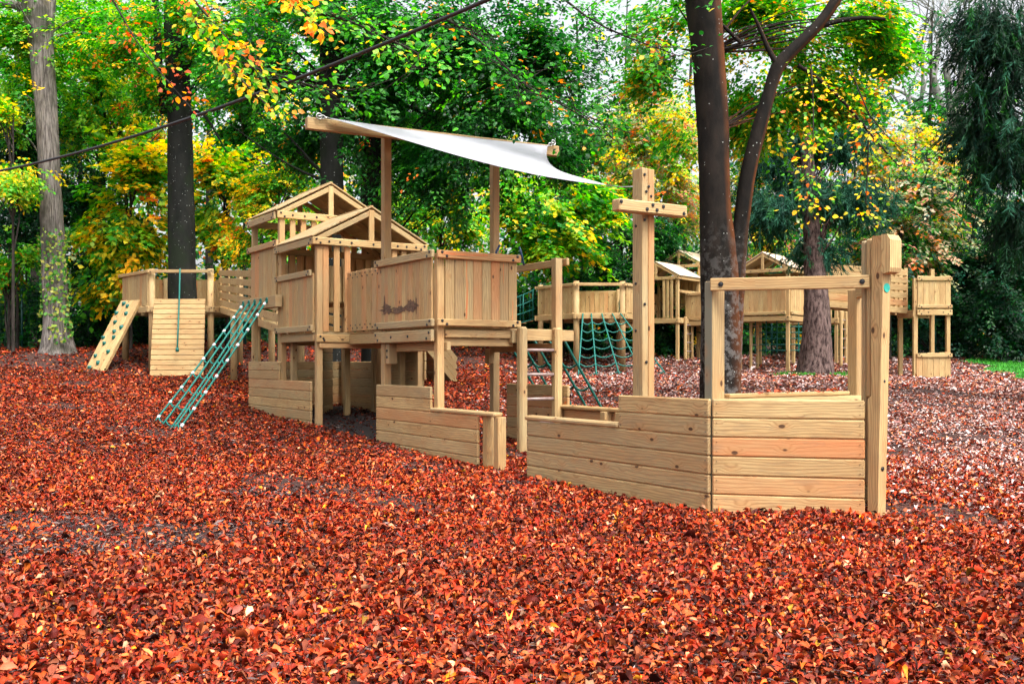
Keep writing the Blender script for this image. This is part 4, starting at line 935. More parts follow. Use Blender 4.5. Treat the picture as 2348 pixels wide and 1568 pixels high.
# ------------------------------------------------------------------ trees
def patches():
    n = 26000; rg = np.random.default_rng(5); c = np.array([(-2.5, 6.5, 1.0, .42), (-3.4, 7.2, .8, .45), (-3.0, 6.0, .6, .3), (-1.5, 7.0, .5, .25), (-2.2, 8.6, .6, .3), (.2, 9.2, .5, .3), (-.3, 6.1, .4, .2), (-3.2, 5.2, .5, .3), (-1.0, 10.2, .5, .5), (6.0, 13.5, 1.8, 1.5)]); i = rg.integers(0, len(c), n)
    x = c[i, 0] + rg.normal(0, .6, n) * c[i, 2]; y = c[i, 1] + rg.normal(0, .6, n) * c[i, 3]; P = np.stack([x, y, gzv(x, y) + rg.uniform(.0, .03, n)], 1); D = np.stack([rg.normal(0, 1, n), rg.normal(0, 1, n), rg.normal(0, .15, n)], 1); Nn = np.stack([rg.normal(0, .4, n), rg.normal(0, .4, n), np.ones(n)], 1)
    C = np.array([(.07, .045, .045), (.17, .115, .105), (.03, .02, .024), (.28, .21, .19), (.20, .06, .03)])[rg.choice(5, n, p=[.34, .26, .2, .1, .1])] * rg.uniform(.7, 1.2, (n, 1))
    o = bpy.data.objects.new('mulch', leaves('mulch', P, D, Nn, .038 * np.exp(rg.normal(0, .4, n)), C, 'litter', wid=.22, curl=.15)); link(o); o['kind'] = 'stuff'
patches()
PAL = dict(deep=[(.008, .065, .010), (.014, .10, .014), (.006, .045, .011)], mid=[(.022, .16, .015), (.034, .22, .018), (.014, .11, .015)],
 bright=[(.07, .34, .025), (.10, .42, .03), (.05, .26, .02)], lime=[(.24, .46, .03), (.34, .50, .04), (.14, .36, .03)], yel=[(.92, .66, .03), (.94, .55, .02), (.70, .60, .04)],
 ora=[(.80, .24, .02), (.75, .16, .02), (.70, .33, .03)], red=[(.50, .07, .02), (.60, .11, .03)], blu=[(.018, .09, .05), (.03, .13, .075), (.012, .06, .04)],
 pale=[(.38, .42, .22), (.50, .42, .28), (.30, .36, .24)], pink=[(.62, .30, .20), (.70, .38, .22), (.55, .22, .14)], dark=[(.008, .035, .014), (.010, .05, .02), (.006, .022, .012)])
def twig_cloud(blobs, ntw, kl, ls, pal, spray=.55, droop=.25, flat=.8, seed=0, mat='leaf', wid=.62, hole=.36, curl=.22, name='crown', center=None, zones=None):
    """blobs: (cx,cy,cz,rx,ry,rz). Returns mesh of leaves in flat sprays plus the twig list"""
    rg = np.random.default_rng(seed + 11); B = np.array(blobs, float); vol = (B[:, 3] * B[:, 4] * B[:, 5]) ** .75; bi = rg.choice(len(B), ntw * 2, p=vol / vol.sum()); b = B[bi]
    d = unit(rg.normal(size=(ntw * 2, 3))); r = np.minimum(np.abs(rg.normal(0, .62, (ntw * 2, 1))) + .12, 1.75); T = b[:, :3] + d * r * b[:, 3:]
    q = np.sin(T[:, 0] * 1.9 + seed) * np.sin(T[:, 1] * 1.7 + seed * 2) * np.sin(T[:, 2] * 2.3 + seed * 3) + .5 * np.sin(T[:, 0] * 4.1 + T[:, 2] * 3.3 + seed)
    k = q > np.quantile(q, hole); T = T[k][:ntw]; d = d[k][:ntw]; n = len(T)
    cen = np.average(B[:, :3], axis=0, weights=vol) if center is None else np.array(center)
    td = unit(unit((T - cen) * [1, 1, .25]) + rg.normal(0, .55, (n, 3)) * [1, 1, .3] - [0, 0, droop]); up = unit(np.array([0, 0, 1.]) + rg.normal(0, 1 - flat, (n, 3)) + .25 * d)
    up = unit(up - td * (up * td).sum(1, keepdims=True)); sd = np.cross(td, up)
    names = list(pal); pw = np.array([pal[x] for x in names], float); ci = rg.choice(len(names), n, p=pw / pw.sum())
    if zones is not None: ci = zones(T, ci, names, rg)
    base_c = np.array([PAL[names[c]][rg.integers(len(PAL[names[c]]))] for c in ci]); alt = np.array([PAL[names[c]][rg.integers(len(PAL[names[c]]))] for c in rg.choice(len(names), n, p=pw / pw.sum())])
    t_ = np.tile(np.linspace(-.5, .5, kl), (n, 1)) + rg.uniform(-.05, .05, (n, kl)); s_ = np.where(np.arange(kl) % 2, 1, -1)[None] * np.ones((n, 1)); L = spray * rg.uniform(.6, 1.3, (n, 1))
    P = T[:, None] + td[:, None] * (t_ * L)[..., None] + sd[:, None] * (s_ * .05 * L + rg.normal(0, .10, (n, kl)) * L)[..., None] + up[:, None] * (rg.normal(0, .05, (n, kl)) * L - (t_ + .5) ** 2 * L * .25)[..., None]
    D = td[:, None] * .75 + sd[:, None] * (s_ * rg.uniform(.5, 1.2, (n, kl)))[..., None] + rg.normal(0, .2, (n, kl, 3)) - np.array([0, 0, droop])
    Nn = up[:, None] + rg.normal(0, .28, (n, kl, 3)); C = np.where(rg.uniform(0, 1, (n, kl, 1)) < .22, alt[:, None], base_c[:, None]) * rg.uniform(.65, 1.35, (n, kl, 1))
    LL = ls * rg.uniform(.65, 1.3, (n, kl))
    return leaves(name, P.reshape(-1, 3), D.reshape(-1, 3), Nn.reshape(-1, 3), LL.ravel(), C.reshape(-1, 3), mat, wid=wid, curl=curl), T
def needle_cloud(blobs, ntw, kl, ls, pal, seed=0, spray=.5, hang=.75, wid=.13, name='crown', hole=.25):
    """drooping conifer sprays"""
    rg = np.random.default_rng(seed + 31); B = np.array(blobs, float); vol = (B[:, 3] * B[:, 4] * B[:, 5]) ** .75; bi = rg.choice(len(B), ntw * 2, p=vol / vol.sum()); b = B[bi]
    d = unit(rg.normal(size=(ntw * 2, 3))); r = np.minimum(np.abs(rg.normal(0, .55, (ntw * 2, 1))) + .15, 1.5); T = b[:, :3] + d * r * b[:, 3:]
    q = np.sin(T[:, 0] * 1.5 + seed) * np.sin(T[:, 1] * 1.4 + seed) + np.sin(T[:, 2] * 4.5 + T[:, 0] * 1.2 + seed) * .9; k = q > np.quantile(q, hole); T = T[k][:ntw]; b = b[k][:ntw]; n = len(T)
    o = unit((T - b[:, :3]) * [1, 1, 0] + 1e-3); td = unit(o * (1 - hang) + rg.normal(0, .3, (n, 3)) - np.array([0, 0, hang])); sd = unit(np.cross(td, rg.normal(size=(n, 3))))
    names = list(pal); pw = np.array([pal[x] for x in names], float); ci = rg.choice(len(names), n, p=pw / pw.sum()); bc = np.array([PAL[names[c]][rg.integers(3) % len(PAL[names[c]])] for c in ci]) * rg.uniform(.6, 1.5, (n, 1))
    t_ = rg.uniform(0, 1, (n, kl)); L = spray * rg.uniform(.5, 1.3, (n, 1)); s_ = rg.choice([-1, 1], (n, kl))
    P = T[:, None] + td[:, None] * (t_ * L)[..., None]; D = td[:, None] * 1.1 + sd[:, None] * (s_ * rg.uniform(.3, .9, (n, kl)))[..., None] + rg.normal(0, .22, (n, kl, 3))
    Nn = rg.normal(size=(n, kl, 3)); C = bc[:, None] * rg.uniform(.7, 1.3, (n, kl, 1))
    return leaves(name, P.reshape(-1, 3), D.reshape(-1, 3), Nn.reshape(-1, 3), (ls * rg.uniform(.6, 1.3, (n, kl))).ravel(), C.reshape(-1, 3), 'needle', wid=wid, curl=.05), T

def trunk_mesh(name, paths, mat, parent=None, seg=16, rough=.04, flare=0.):
    """paths: list of (points, radii); the first is the stem, the rest limbs"""
    Vs, Fs, k0 = [], [], 0
    for pi, (pts, rad) in enumerate(paths):
        pts = np.array(pts, float); rad = np.array(rad, float); sN = np.concatenate([[0], np.cumsum(np.linalg.norm(np.diff(pts, axis=0), axis=1))]); step = max(.12, rad.mean() * .6) if rad.mean() > .05 else .3
        m = max(3, int(sN[-1] / step) + 1); m = min(m, 90); ss = np.linspace(0, sN[-1], m); P = np.stack([np.interp(ss, sN, pts[:, i]) for i in range(3)], 1)
        if m > 6:
            for _ in range(2): P[1:-1] = (P[:-2] + 2 * P[1:-1] + P[2:]) / 4
        R = np.interp(ss, sN, rad); g = seg if rad.max() > .08 else 6; d = unit(np.gradient(P, axis=0)); x = np.zeros_like(d); prev = np.array([1., 0, 0])
        for i in range(m): prev = prev - d[i] * (prev @ d[i]); prev /= np.linalg.norm(prev) + 1e-9; x[i] = prev
        y = np.cross(d, x); an = np.linspace(0, 2 * np.pi, g, endpoint=False)[None]; hh = ss[:, None]
        rr = R[:, None] * (1 + rough * (np.sin(an * 3 + hh * .9 + pi) + .6 * np.sin(an * 5 - hh * 1.7) + .5 * np.sin(an * 2 + hh * 3.1)) + rough * .4 * RN.normal(size=(m, g)))
        if flare and pi == 0: rr *= 1 + flare * np.exp(-hh / .35) * (1 + .45 * np.sin(an * 5 + 1) + .2 * np.sin(an * 9))
        V = P[:, None] + rr[..., None] * (np.cos(an)[..., None] * x[:, None] + np.sin(an)[..., None] * y[:, None]); Vs.append(V.reshape(-1, 3))
        i, j = np.meshgrid(np.arange(m - 1), np.arange(g), indexing='ij'); a_ = i * g + j; b_ = i * g + (j + 1) % g
        Fs.append(np.stack([a_, b_, b_ + g, a_ + g], -1).reshape(-1, 4) + k0); k0 += m * g
    V = np.concatenate(Vs) - base(parent); me = fast_mesh(name, V, [np.concatenate(Fs)], None, [mat], True); o = bpy.data.objects.new(name, me); return link(o, parent)
def limbs_to(T, x, y, z0, z1, rng, n=14, r=.035):
    out = []; idx = rng.choice(len(T), min(n, len(T)), replace=False)
    for i in idx:
        e = T[i]; hz = np.clip(e[2] - rng.uniform(.6, 2.2), z0, z1); s0 = np.array([x, y, hz]); mid = (s0 + e) / 2 + rng.normal(0, .12, 3) + [0, 0, .15]
        out.append(([s0, s0 + (mid - s0) * .5 + rng.normal(0, .05, 3), mid, e], [r, r * .8, r * .55, r * .2]))
    return out
def set_crown(me, root):
    b0 = base(root); a = np.empty(len(me.vertices) * 3, np.float32); me.vertices.foreach_get('co', a); a = a.reshape(-1, 3) - b0.astype(np.float32); me.vertices.foreach_set('co', a.ravel()); me.update()
    o = bpy.data.objects.new('crown', me); return link(o, root)
def tree(name, label, cat, x, Y, h, r, blobs, ntw, kl, ls, pal, bark='bark_thin', seed=0, group=None, needles=False, lean=(0, 0), nl=14, stem=None, flare=.25, limb_r=.035, **kw):
    g = gz(x, Y); t = thing(name, label, cat, (x, Y, g), group); rg = np.random.default_rng(seed + 5)
    me, T = (needle_cloud if needles else twig_cloud)(blobs, ntw, kl, ls, pal, seed=seed, **kw)
    st = stem or ([(x, Y, g - .3), (x + lean[0] * .3, Y + lean[1] * .3, g + h * .3), (x + lean[0], Y + lean[1], g + h)], [r, r * .8, r * .35])
    trunk_mesh('trunk', [st] + limbs_to(T, x + lean[0] * .4, Y + lean[1] * .4, g + .3, g + h, rg, nl, limb_r), bark, t, flare=flare)
    set_crown(me, t); return t
def px(x, y, Y, rx, ry, rY=None):
    """foliage blob from photo position and size at a depth"""
    p = W3(x, y, Y); return (p[0], Y, p[2], rx / 2283 * Y, rY if rY else (rx + ry) / 2 / 2283 * Y, ry / 2283 * Y)
def stem_px(pts, Y, g=True):
    """trunk path through (x, y, half-width) photo points at one depth, running on into the ground"""
    P = [W3(x, y, Y) for x, y, _ in pts]; R = [h_ / 2283 * Y for _, _, h_ in pts]
    return P, R

# big trees of the foreground and middle ground
def T(name, label, cat, Y, pts, blobs, ntw, kl, ls, pal, bark, seed, limbs=(), **kw):
    st, rad = stem_px(pts, Y); x0 = st[0][0]; g = gz(x0, Y); st = [np.array([x0, Y, g - .3])] + [p for p in st if p[2] > g + .15]; rad = [rad[0]] + rad[-(len(st) - 1):]
    t = thing(name, label, cat, (x0, Y, g)); rg = np.random.default_rng(seed)
    needles = kw.pop('needles', False); nl = kw.pop('nl', 16); flare = kw.pop('flare', .3); z0 = kw.pop('limb_z', st[-1][2] * .6); lr = kw.pop('limb_r', .04)
    me, Tw = (needle_cloud if needles else twig_cloud)(blobs, ntw, kl, ls, pal, seed=seed, **kw)
    lm = []
    for l in limbs: P, R = stem_px([q[:3] for q in l], Y); P = [p + np.array([0, (q[3] if len(q) > 3 else 0), 0]) for p, q in zip(P, l)]; lm.append((P, R))
    for e in Tw[rg.choice(len(Tw), min(nl, len(Tw)), replace=False)]:
        i = int(np.argmin([abs(p[2] - e[2] + .8) for p in st])); s0 = st[max(1, i)]; mid = (s0 + e) / 2 + rg.normal(0, .15, 3) + [0, 0, .25]
        lm.append(([s0, s0 * .6 + mid * .4 + rg.normal(0, .05, 3), mid, e], [lr, lr * .8, lr * .5, lr * .2]))
    trunk_mesh('trunk', [(st, rad)] + lm, bark, t, seg=22, flare=flare, rough=kw.get('rough', .03)); set_crown(me, t); return t

T('maple_tree', 'tall pale grey-barked leaning trunk at the far left with ivy leaves climbing its lower part', 'tree', 30,
  [(131, 803, 34), (128, 700, 27), (122, 560, 26), (114, 400, 23), (105, 250, 24), (95, 100, 27), (86, 10, 33), (80, -120, 30), (60, -400, 24)],
  [px(80, 90, 31, 220, 130), px(260, 60, 31, 120, 110), px(30, 250, 31, 110, 90)], 1500, 14, .13, dict(bright=3, lime=4, mid=3, yel=.6), 'bark_pale', 1,
  limbs=[[(70, 30, 14), (40, 12, 10), (0, 8, 8), (-60, 30, 6)], [(104, 60, 18), (112, 0, 16), (118, -150, 14)]], flare=.45)
ivy_n = 420; sN = RN.uniform(0, 1, ivy_n); yy = 800 - sN * 260 - RN.uniform(0, 20, ivy_n); ang = RN.uniform(math.pi * .95, math.pi * 2.05, ivy_n) 
P = np.array([W3(124 + 6 * (y_ - 600) / 200 + 32 * math.cos(a_), y_, 30 - .42 * abs(math.sin(a_)) - .03) for y_, a_ in zip(yy, ang)])
o = bpy.data.objects.new('ivy', leaves('ivy', P, RN.normal(size=(ivy_n, 3)) * [1, .4, 1], RN.normal(0, .5, (ivy_n, 3)) + [0, -1, .2], RN.uniform(.08, .16, ivy_n), np.array([(.30, .42, .06), (.45, .45, .10), (.05, .22, .03), (.10, .3, .04)])[RN.choice(4, ivy_n)], 'leaf', wid=.8)); link(o)
tag(o, 'yellow-green ivy leaves clinging to the pale trunk at far left', 'ivy')

T('beech_tree', 'dark straight beech trunk rising through the left platform, orange and green leaves above', 'tree', 29.0,
  [(420, 830, 33), (418, 640, 31), (416, 450, 29), (410, 250, 27), (404, 80, 26), (400, -60, 24), (396, -400, 20)],
  [px(420, 40, 28, 150, 60), px(300, 110, 28.5, 120, 80), px(540, 110, 28.5, 110, 90), px(330, 230, 29, 70, 60), px(640, 20, 28, 160, 70)], 1500, 14, .12, dict(bright=5, mid=4, ora=.8, yel=.6, red=.25, lime=1), 'bark_dark', 2,
  limbs=[[(376, 260, 9), (366, 180, 9), (360, 60, 8), (352, -60, 7)], [(408, 240, 5), (440, 130, 4), (470, 80, 3)], [(412, 300, 5), (440, 240, 4), (470, 260, 3), (520, 350, 2)]], flare=.2)
T('beech_tree', 'dark lichen-spotted beech trunk directly behind the stern roof, left of a pair', 'tree', 21.0,
  [(760, 880, 30), (762, 700, 27), (762, 420, 26), (758, 200, 27), (762, 0, 28), (764, -350, 24)],
  [px(760, 60, 21, 260, 110), px(600, 190, 21.5, 120, 120), px(860, 240, 22, 200, 170), px(700, 330, 22, 110, 80)], 2500, 15, .105, dict(deep=5, mid=4, bright=1.2, ora=.1), 'bark_dark', 3, limbs=[[(735, 240, 6), (700, 180, 5), (640, 150, 3)]], flare=.2)
T('beech_tree', 'dark lichen-spotted beech trunk behind the stern roof, right of a pair', 'tree', 22.5,
  [(854, 860, 26), (853, 600, 24), (852, 400, 24), (856, 150, 23), (858, -350, 20)],
  [px(1020, 100, 21, 190, 130), px(1130, 260, 21, 200, 130), px(1000, 400, 21.5, 170, 110), px(1230, 120, 21, 170, 120), px(1290, 350, 22, 100, 80)], 3300, 15, .105, dict(deep=6, mid=3.5, bright=1.0, ora=.06, yel=.08), 'bark_dark', 4,
  limbs=[[(870, 140, 7), (980, 60, 6), (1120, 110, 4), (1250, 240, 2.5)], [(866, 220, 6), (980, 260, 4), (1100, 330, 2)]], flare=.2)
T('beech_tree', 'large twin-stemmed tree with rust-tinted bark rising behind the play ship bow', 'tree', 15.0,
  [(1652, 930, 46), (1652, 800, 46), (1650, 640, 45), (1644, 560, 40), (1640, 480, 36), (1636, 300, 35), (1624, 120, 38), (1612, 0, 40), (1600, -200, 38)],
  [px(1800, 130, 17, 170, 90, 1), px(1730, 270, 17.5, 100, 70, 1), px(1980, 60, 16, 120, 60, 1), px(1900, 230, 17, 100, 60, 1), px(1740, 20, 16.8, 170, 50, .8), px(2030, 120, 17, 60, 50, 1), px(1530, 60, 15.8, 90, 70, 1), px(1490, 170, 16, 60, 50, 1), px(1560, 300, 17.5, 40, 60, .8)], 2500, 15, .095, dict(bright=6, mid=3.2, lime=1.6, yel=.9, ora=.7), 'bark_right', 5,
  limbs=[[(1666, 900, 34, .1), (1676, 700, 28), (1690, 600, 20), (1698, 520, 18), (1714, 400, 18), (1740, 300, 17), (1768, 200, 14), (1782, 150, 16), (1835, 100, 14), (1885, 50, 13), (1930, -20, 12), (1990, -140, 11)],
         [(1782, 150, 8), (1760, 110, 6), (1740, 60, 4), (1720, 20, 3)], [(1876, 60, 7), (1960, 40, 5), (2030, 45, 4)], [(1830, 150, 5), (1900, 190, 4), (1960, 260, 3.5), (2010, 330, 2.5), (2080, 400, 1.5)], [(1700, 100, 5), (1660, 60, 4), (1600, 10, 3)]], flare=.15, nl=24, limb_r=.022)
T('conifer_tree', 'conifer with thick flaky red-brown trunk and drooping dark foliage right of the ship mast', 'tree', 24.0,
  [(1870, 862, 36), (1872, 800, 34), (1872, 700, 29), (1866, 600, 22), (1856, 450, 17), (1848, 300, 13), (1842, 150, 8), (1838, -50, 5)],
  [px(1870, 560, 24.3, 70, 24), px(1790, 470, 24, 90, 50), px(1940, 440, 24, 95, 60), px(1850, 400, 24.5, 80, 50), px(1780, 340, 24.5, 70, 50), px(1900, 300, 24.5, 100, 60), px(1830, 230, 25, 60, 50), px(1870, 490, 24.3, 90, 30)], 2800, 34, .15, dict(blu=6, deep=2), 'bark_fir', 6, needles=True, flare=.55, nl=40, limb_r=.03, spray=.6)
T('conifer_tree', 'dark conifer hanging over the right edge with black-green drooping boughs', 'tree', 17.0,
  [(2420, 930, 40), (2410, 600, 36), (2400, 300, 32), (2395, -200, 26)],
  [px(2330, 60, 16.5, 120, 110), px(2290, 200, 16.5, 90, 90), px(2330, 330, 16.5, 130, 100), px(2230, 290, 16.8, 60, 50), px(2340, 480, 16.8, 70, 110), px(2250, 40, 16.5, 70, 60)], 2000, 34, .13, dict(dark=5, deep=1.5, blu=1.5), 'bark_thin', 7, needles=True, nl=40, limb_r=.03, spray=.6)

# hanging leafy boughs near the camera (their trees stand outside the picture)
def bough(label, pts, Y, n, ls, pal, seed, w_=26, r=.012, zones=None):
    P = [W3(x, y, Y + dy) for x, y, dy in pts]; g = thing('beech_bough', label, 'branch', P[0], 'boughs hanging into the top of the photograph'); rg = np.random.default_rng(seed)
    pts_ = np.array(P); s = np.concatenate([[0], np.cumsum(np.linalg.norm(np.diff(pts_, axis=0), axis=1))])
    q = rg.uniform(.0, 1, n) * s[-1]; C0 = np.stack([np.interp(q, s, pts_[:, i]) for i in range(3)], 1); spread = w_ / 2283 * Y
    off = rg.normal(0, 1, (n, 3)) * [spread, spread, spread * .55]; Pl = C0 + off; D = off + rg.normal(0, .03, (n, 3)) + unit(pts_[-1] - pts_[0]) * .06 - [0, 0, .03]; Nn = rg.normal(0, .4, (n, 3)) + [0, -.5, .9]
    names = list(pal); pw = np.array([pal[k] for k in names], float); k = np.array([np.argmin(abs(names_ - v)) for names_, v in [(np.cumsum(pw / pw.sum()) - .0, np.clip(.5 + .5 * np.sin(a * 7 + seed), 0, .999)) for a in q]]); k = np.where(rg.uniform(0, 1, n) < .45, rg.choice(len(names), n, p=pw / pw.sum()), k)
    C = np.array([PAL[names[i]][rg.integers(len(PAL[names[i]]))] for i in k]) * rg.uniform(.8, 1.3, (n, 1)); me = leaves('foliage', Pl, D, Nn, ls * rg.uniform(.6, 1.25, n), C, 'leaf', wid=.68, fine=True, curl=.22)
    lm = [(P, np.linspace(r, r * .3, len(P)))]
    for i in rg.choice(n, min(n // 9, 60), replace=False): lm.append(([C0[i], (C0[i] + Pl[i]) / 2 + rg.normal(0, .01, 3), Pl[i]], [r * .3, r * .25, r * .15]))
    trunk_mesh('twig', lm, 'bark_thin', g, seg=7); b0 = base(g); a = np.empty(len(me.vertices) * 3, np.float32); me.vertices.foreach_get('co', a); me.vertices.foreach_set('co', (a.reshape(-1, 3) - b0.astype(np.float32)).ravel()); me.update(); link(bpy.data.objects.new('foliage', me), g)
bough('bough of orange and green beech leaves slanting down left of centre top', [(380, -90, .4), (440, 0, .2), (500, 70, 0), (560, 125, -.1), (600, 165, -.2), (625, 215, -.2)], 9.0, 330, .075, dict(ora=2, yel=1.5, bright=4, lime=2), 1)
bough('bough of orange and yellow leaves ending above the raised left end of the sail', [(590, -100, .3), (650, -20, .2), (690, 20, 0), (730, 60, -.1), (755, 85, -.1)], 8.4, 170, .072, dict(ora=3, yel=3, lime=1), 2, w_=16)
bough('hanging spray of orange-red leaves between the two left trunks', [(200, -90, .5), (270, 10, .2), (300, 90, 0), (370, 170, -.1), (440, 250, -.2)], 10.5, 170, .07, dict(red=1, ora=2.5, bright=3), 3, w_=24)
bough('bough of yellow and orange leaves tipping down above the left roof', [(440, 40, .3), (520, 150, .2), (590, 220, 0), (640, 270, -.1), (660, 225, -.1)], 9.6, 130, .07, dict(yel=3, ora=1, lime=2), 4, w_=14)
bough('bough of bright green leaves under the cable at top centre', [(700, 20, .5), (850, 60, .3), (900, 110, 0), (1010, 120, 0), (930, 170, -.1)], 11.5, 520, .085, dict(bright=5, mid=3, lime=1, yel=.3), 5, w_=46, r=.018)
bough('bough of broad green leaves over the raised end of the sail', [(560, 150, .4), (700, 190, .2), (790, 230, 0), (860, 190, 0)], 12.5, 380, .085, dict(mid=4, bright=4, yel=.5), 6, w_=46, r=.018)
bough('bough of mid-green leaves spread above the right half of the sail', [(1000, 30, .4), (1120, 100, .2), (1190, 200, 0), (1320, 250, 0), (1420, 330, 0)], 12.5, 900, .08, dict(mid=5, deep=3, bright=2, ora=.15), 7, w_=60, r=.02)
bough('bough of dark green leaves against the white sky top centre right', [(1250, -40, .4), (1360, 60, .2), (1450, 90, 0), (1560, 130, 0)], 12.0, 420, .078, dict(mid=4, deep=3, bright=2.5, yel=.2), 8, w_=48, r=.018)
bough('drooping sprig of yellow and green leaves in front of the conifer trunk', [(1860, 150, .2), (1868, 260, .1), (1862, 380, 0), (1850, 500, -.1)], 13.0, 260, .07, dict(yel=3, lime=3, ora=1.2, bright=2), 9, w_=26)
bough('long drooping sprig of golden leaves right of the conifer', [(1950, 160, .2), (1990, 260, .1), (2040, 320, 0), (2090, 360, -.1), (2130, 380, -.1)], 13.5, 250, .07, dict(yel=4, ora=1.5, lime=3, bright=1), 10, w_=42)
bough('thin drooping sprig of yellow and orange leaves below the golden one', [(1992, 290, .2), (1990, 380, 0), (1985, 470, 0), (2010, 520, 0)], 13.5, 150, .07, dict(yel=4, ora=2, lime=3), 11, w_=22)

# understory and mid-distance trees, each with its own place, crown and colours
def und(name, label, cat, x, Y, blobs, ntw, pal, seed, h=None, r=.06, kl=14, ls=.14, **kw):
    bl = [px(bx, by, Y + dy, rx, ry, max(.8, (rx + ry) / 2 / 2283 * Y)) for bx, by, rx, ry, dy in blobs]; top = max(b[2] + b[5] for b in bl); X = (x - 1174) / 2283 * Y; hh = (h or (top - gz(X, Y)) * .92)
    return tree(name, label, cat, X, Y, hh, r, bl, ntw, kl, ls, pal, seed=seed, group=kw.pop('group', 'understory trees along the wood edge'), flare=.1, **kw)
H = 'hazel_tree'
und(H, 'golden-leaved hazel between the pale trunk and the dark left trunk', 'tree', 300, 32, [(310, 380, 95, 80, 0), (250, 560, 80, 70, 0), (330, 520, 70, 80, 0), (250, 660, 60, 40, 0)], 1050, dict(yel=4, lime=3, ora=.3, bright=2.5, mid=2), 21, spray=.8, ls=.20, wid=.8)
und(H, 'orange-yellow hazel just right of the dark left trunk', 'tree', 520, 32, [(500, 400, 70, 80, 0), (500, 520, 70, 60, 0), (560, 440, 40, 60, 0)], 800, dict(yel=4, ora=.5, lime=3, bright=2.5, mid=1.5), 22, spray=.8, ls=.20, wid=.8)
und('maple_tree', 'green-yellow maple filling the gap between the two left trunks high up', 'tree', 240, 34, [(230, 150, 120, 120, 0), (270, 270, 100, 70, 0), (180, 280, 60, 90, 0)], 1300, dict(bright=4, lime=4, yel=1.5, mid=2), 23, ls=.14)
und('maple_tree', 'tree with orange upper leaves left of the dark left trunk', 'tree', 340, 36, [(340, 210, 50, 70, 0), (350, 290, 50, 60, 0), (300, 330, 60, 40, 0)], 600, dict(ora=2.5, yel=2, pink=.6, bright=3, lime=1), 24, ls=.13)
und('maple_tree', 'deep green maple behind the dark left trunk on its right side', 'tree', 560, 34, [(560, 200, 110, 120, 0), (620, 330, 90, 90, 0), (540, 330, 70, 70, 0)], 1500, dict(mid=4, deep=3, bright=2.5, yel=.6), 25, ls=.13)
und('maple_tree', 'yellow and green maple rising behind the stern roofs', 'tree', 640, 30, [(620, 430, 80, 70, 0), (690, 400, 70, 60, 0), (650, 510, 80, 60, 0), (560, 560, 50, 50, 0)], 1100, dict(lime=3.5, yel=2.5, bright=3, mid=3, ora=.8), 26, ls=.12)
und('holly_tree', 'dark glossy evergreen at the left edge behind the pale trunk', 'tree', 40, 33, [(40, 330, 110, 130, 0), (60, 500, 120, 110, 0), (190, 440, 60, 90, 0)], 1700, dict(dark=4, deep=4, blu=2, mid=1), 27, ls=.12)
und(H, 'yellow-tipped shrub at the left edge at cable height', 'tree', 30, 29, [(20, 400, 60, 45, 0), (10, 250, 40, 60, 0), (40, 430, 60, 30, 0)], 420, dict(lime=4, yel=3, bright=3), 28, ls=.13)
und('maple_tree', 'yellow-green sapling with orange tips low at the left edge', 'tree', 20, 31, [(10, 610, 50, 60, 0), (60, 590, 50, 30, 0)], 330, dict(lime=3, ora=1, bright=4, mid=2), 29, ls=.13)
und('holly_tree', 'dark green thicket tree low between the left trunks', 'tree', 220, 34, [(220, 470, 90, 80, 0), (240, 620, 110, 90, 0), (200, 740, 110, 60, 0)], 1600, dict(dark=4, deep=4, mid=2), 30, ls=.12)
und('maple_tree', 'bright yellow-green maple behind the ladder and lookout platform', 'tree', 1290, 33, [(1250, 500, 110, 70, 0), (1290, 560, 120, 60, 0), (1180, 470, 70, 60, 0), (1360, 480, 60, 60, 0)], 1500, dict(lime=3.5, yel=2, bright=4, mid=3), 31, ls=.19, wid=.8, spray=.8)
und('maple_tree', 'yellow maple seen between the two sail posts', 'tree', 1010, 31, [(990, 470, 90, 60, 0), (1060, 520, 70, 60, 0), (930, 520, 60, 60, 0)], 1000, dict(yel=2.5, lime=4, mid=3, bright=4), 32, ls=.12)
und('maple_tree', 'orange-gold maple behind the mast crossbar', 'tree', 1470, 36, [(1500, 300, 100, 90, 0), (1440, 400, 90, 70, 0), (1570, 380, 50, 90, 0)], 1300, dict(ora=1, yel=2.5, pale=4, pink=1.2, lime=3, bright=2.5), 33, ls=.14)
und('maple_tree', 'pinkish-orange maple between the ship mast and the twin-stem tree', 'tree', 1550, 38, [(1560, 470, 70, 80, 0), (1520, 300, 60, 60, 0)], 900, dict(pink=1.5, ora=1, yel=2, pale=3, bright=2, lime=2), 34, ls=.14)
und('holly_tree', 'dark green tree behind the middle platform', 'tree', 1380, 35.5, [(1400, 560, 110, 90, 0), (1360, 650, 110, 70, 0), (1510, 560, 70, 70, 0)], 1700, dict(deep=4, mid=3, dark=2, blu=1, bright=1), 35, ls=.12)
und('maple_tree', 'grey-green maple with rusty leaves right of the conifer', 'tree', 2040, 33, [(2060, 500, 120, 90, 0), (2130, 560, 100, 80, 0), (2020, 600, 90, 60, 0), (2120, 430, 90, 60, 0)], 1700, dict(pale=4, mid=4, pink=1.4, deep=1.5, ora=.8, blu=1.5, lime=1), 36, ls=.15)
und('maple_tree', 'golden maple high between the conifer and the dark right conifer', 'tree', 2100, 35, [(2080, 330, 90, 60, 0), (2150, 390, 80, 50, 0), (2020, 380, 60, 60, 0)], 520, dict(yel=3, lime=3, ora=1, pale=3, bright=1), 37, ls=.14)
und('holly_tree', 'dark evergreen behind the end tower', 'tree', 2130, 34, [(2150, 700, 130, 80, 0), (2060, 740, 90, 70, 0), (2210, 610, 60, 60, 0)], 1900, dict(dark=4, deep=4, blu=2), 38, ls=.12)
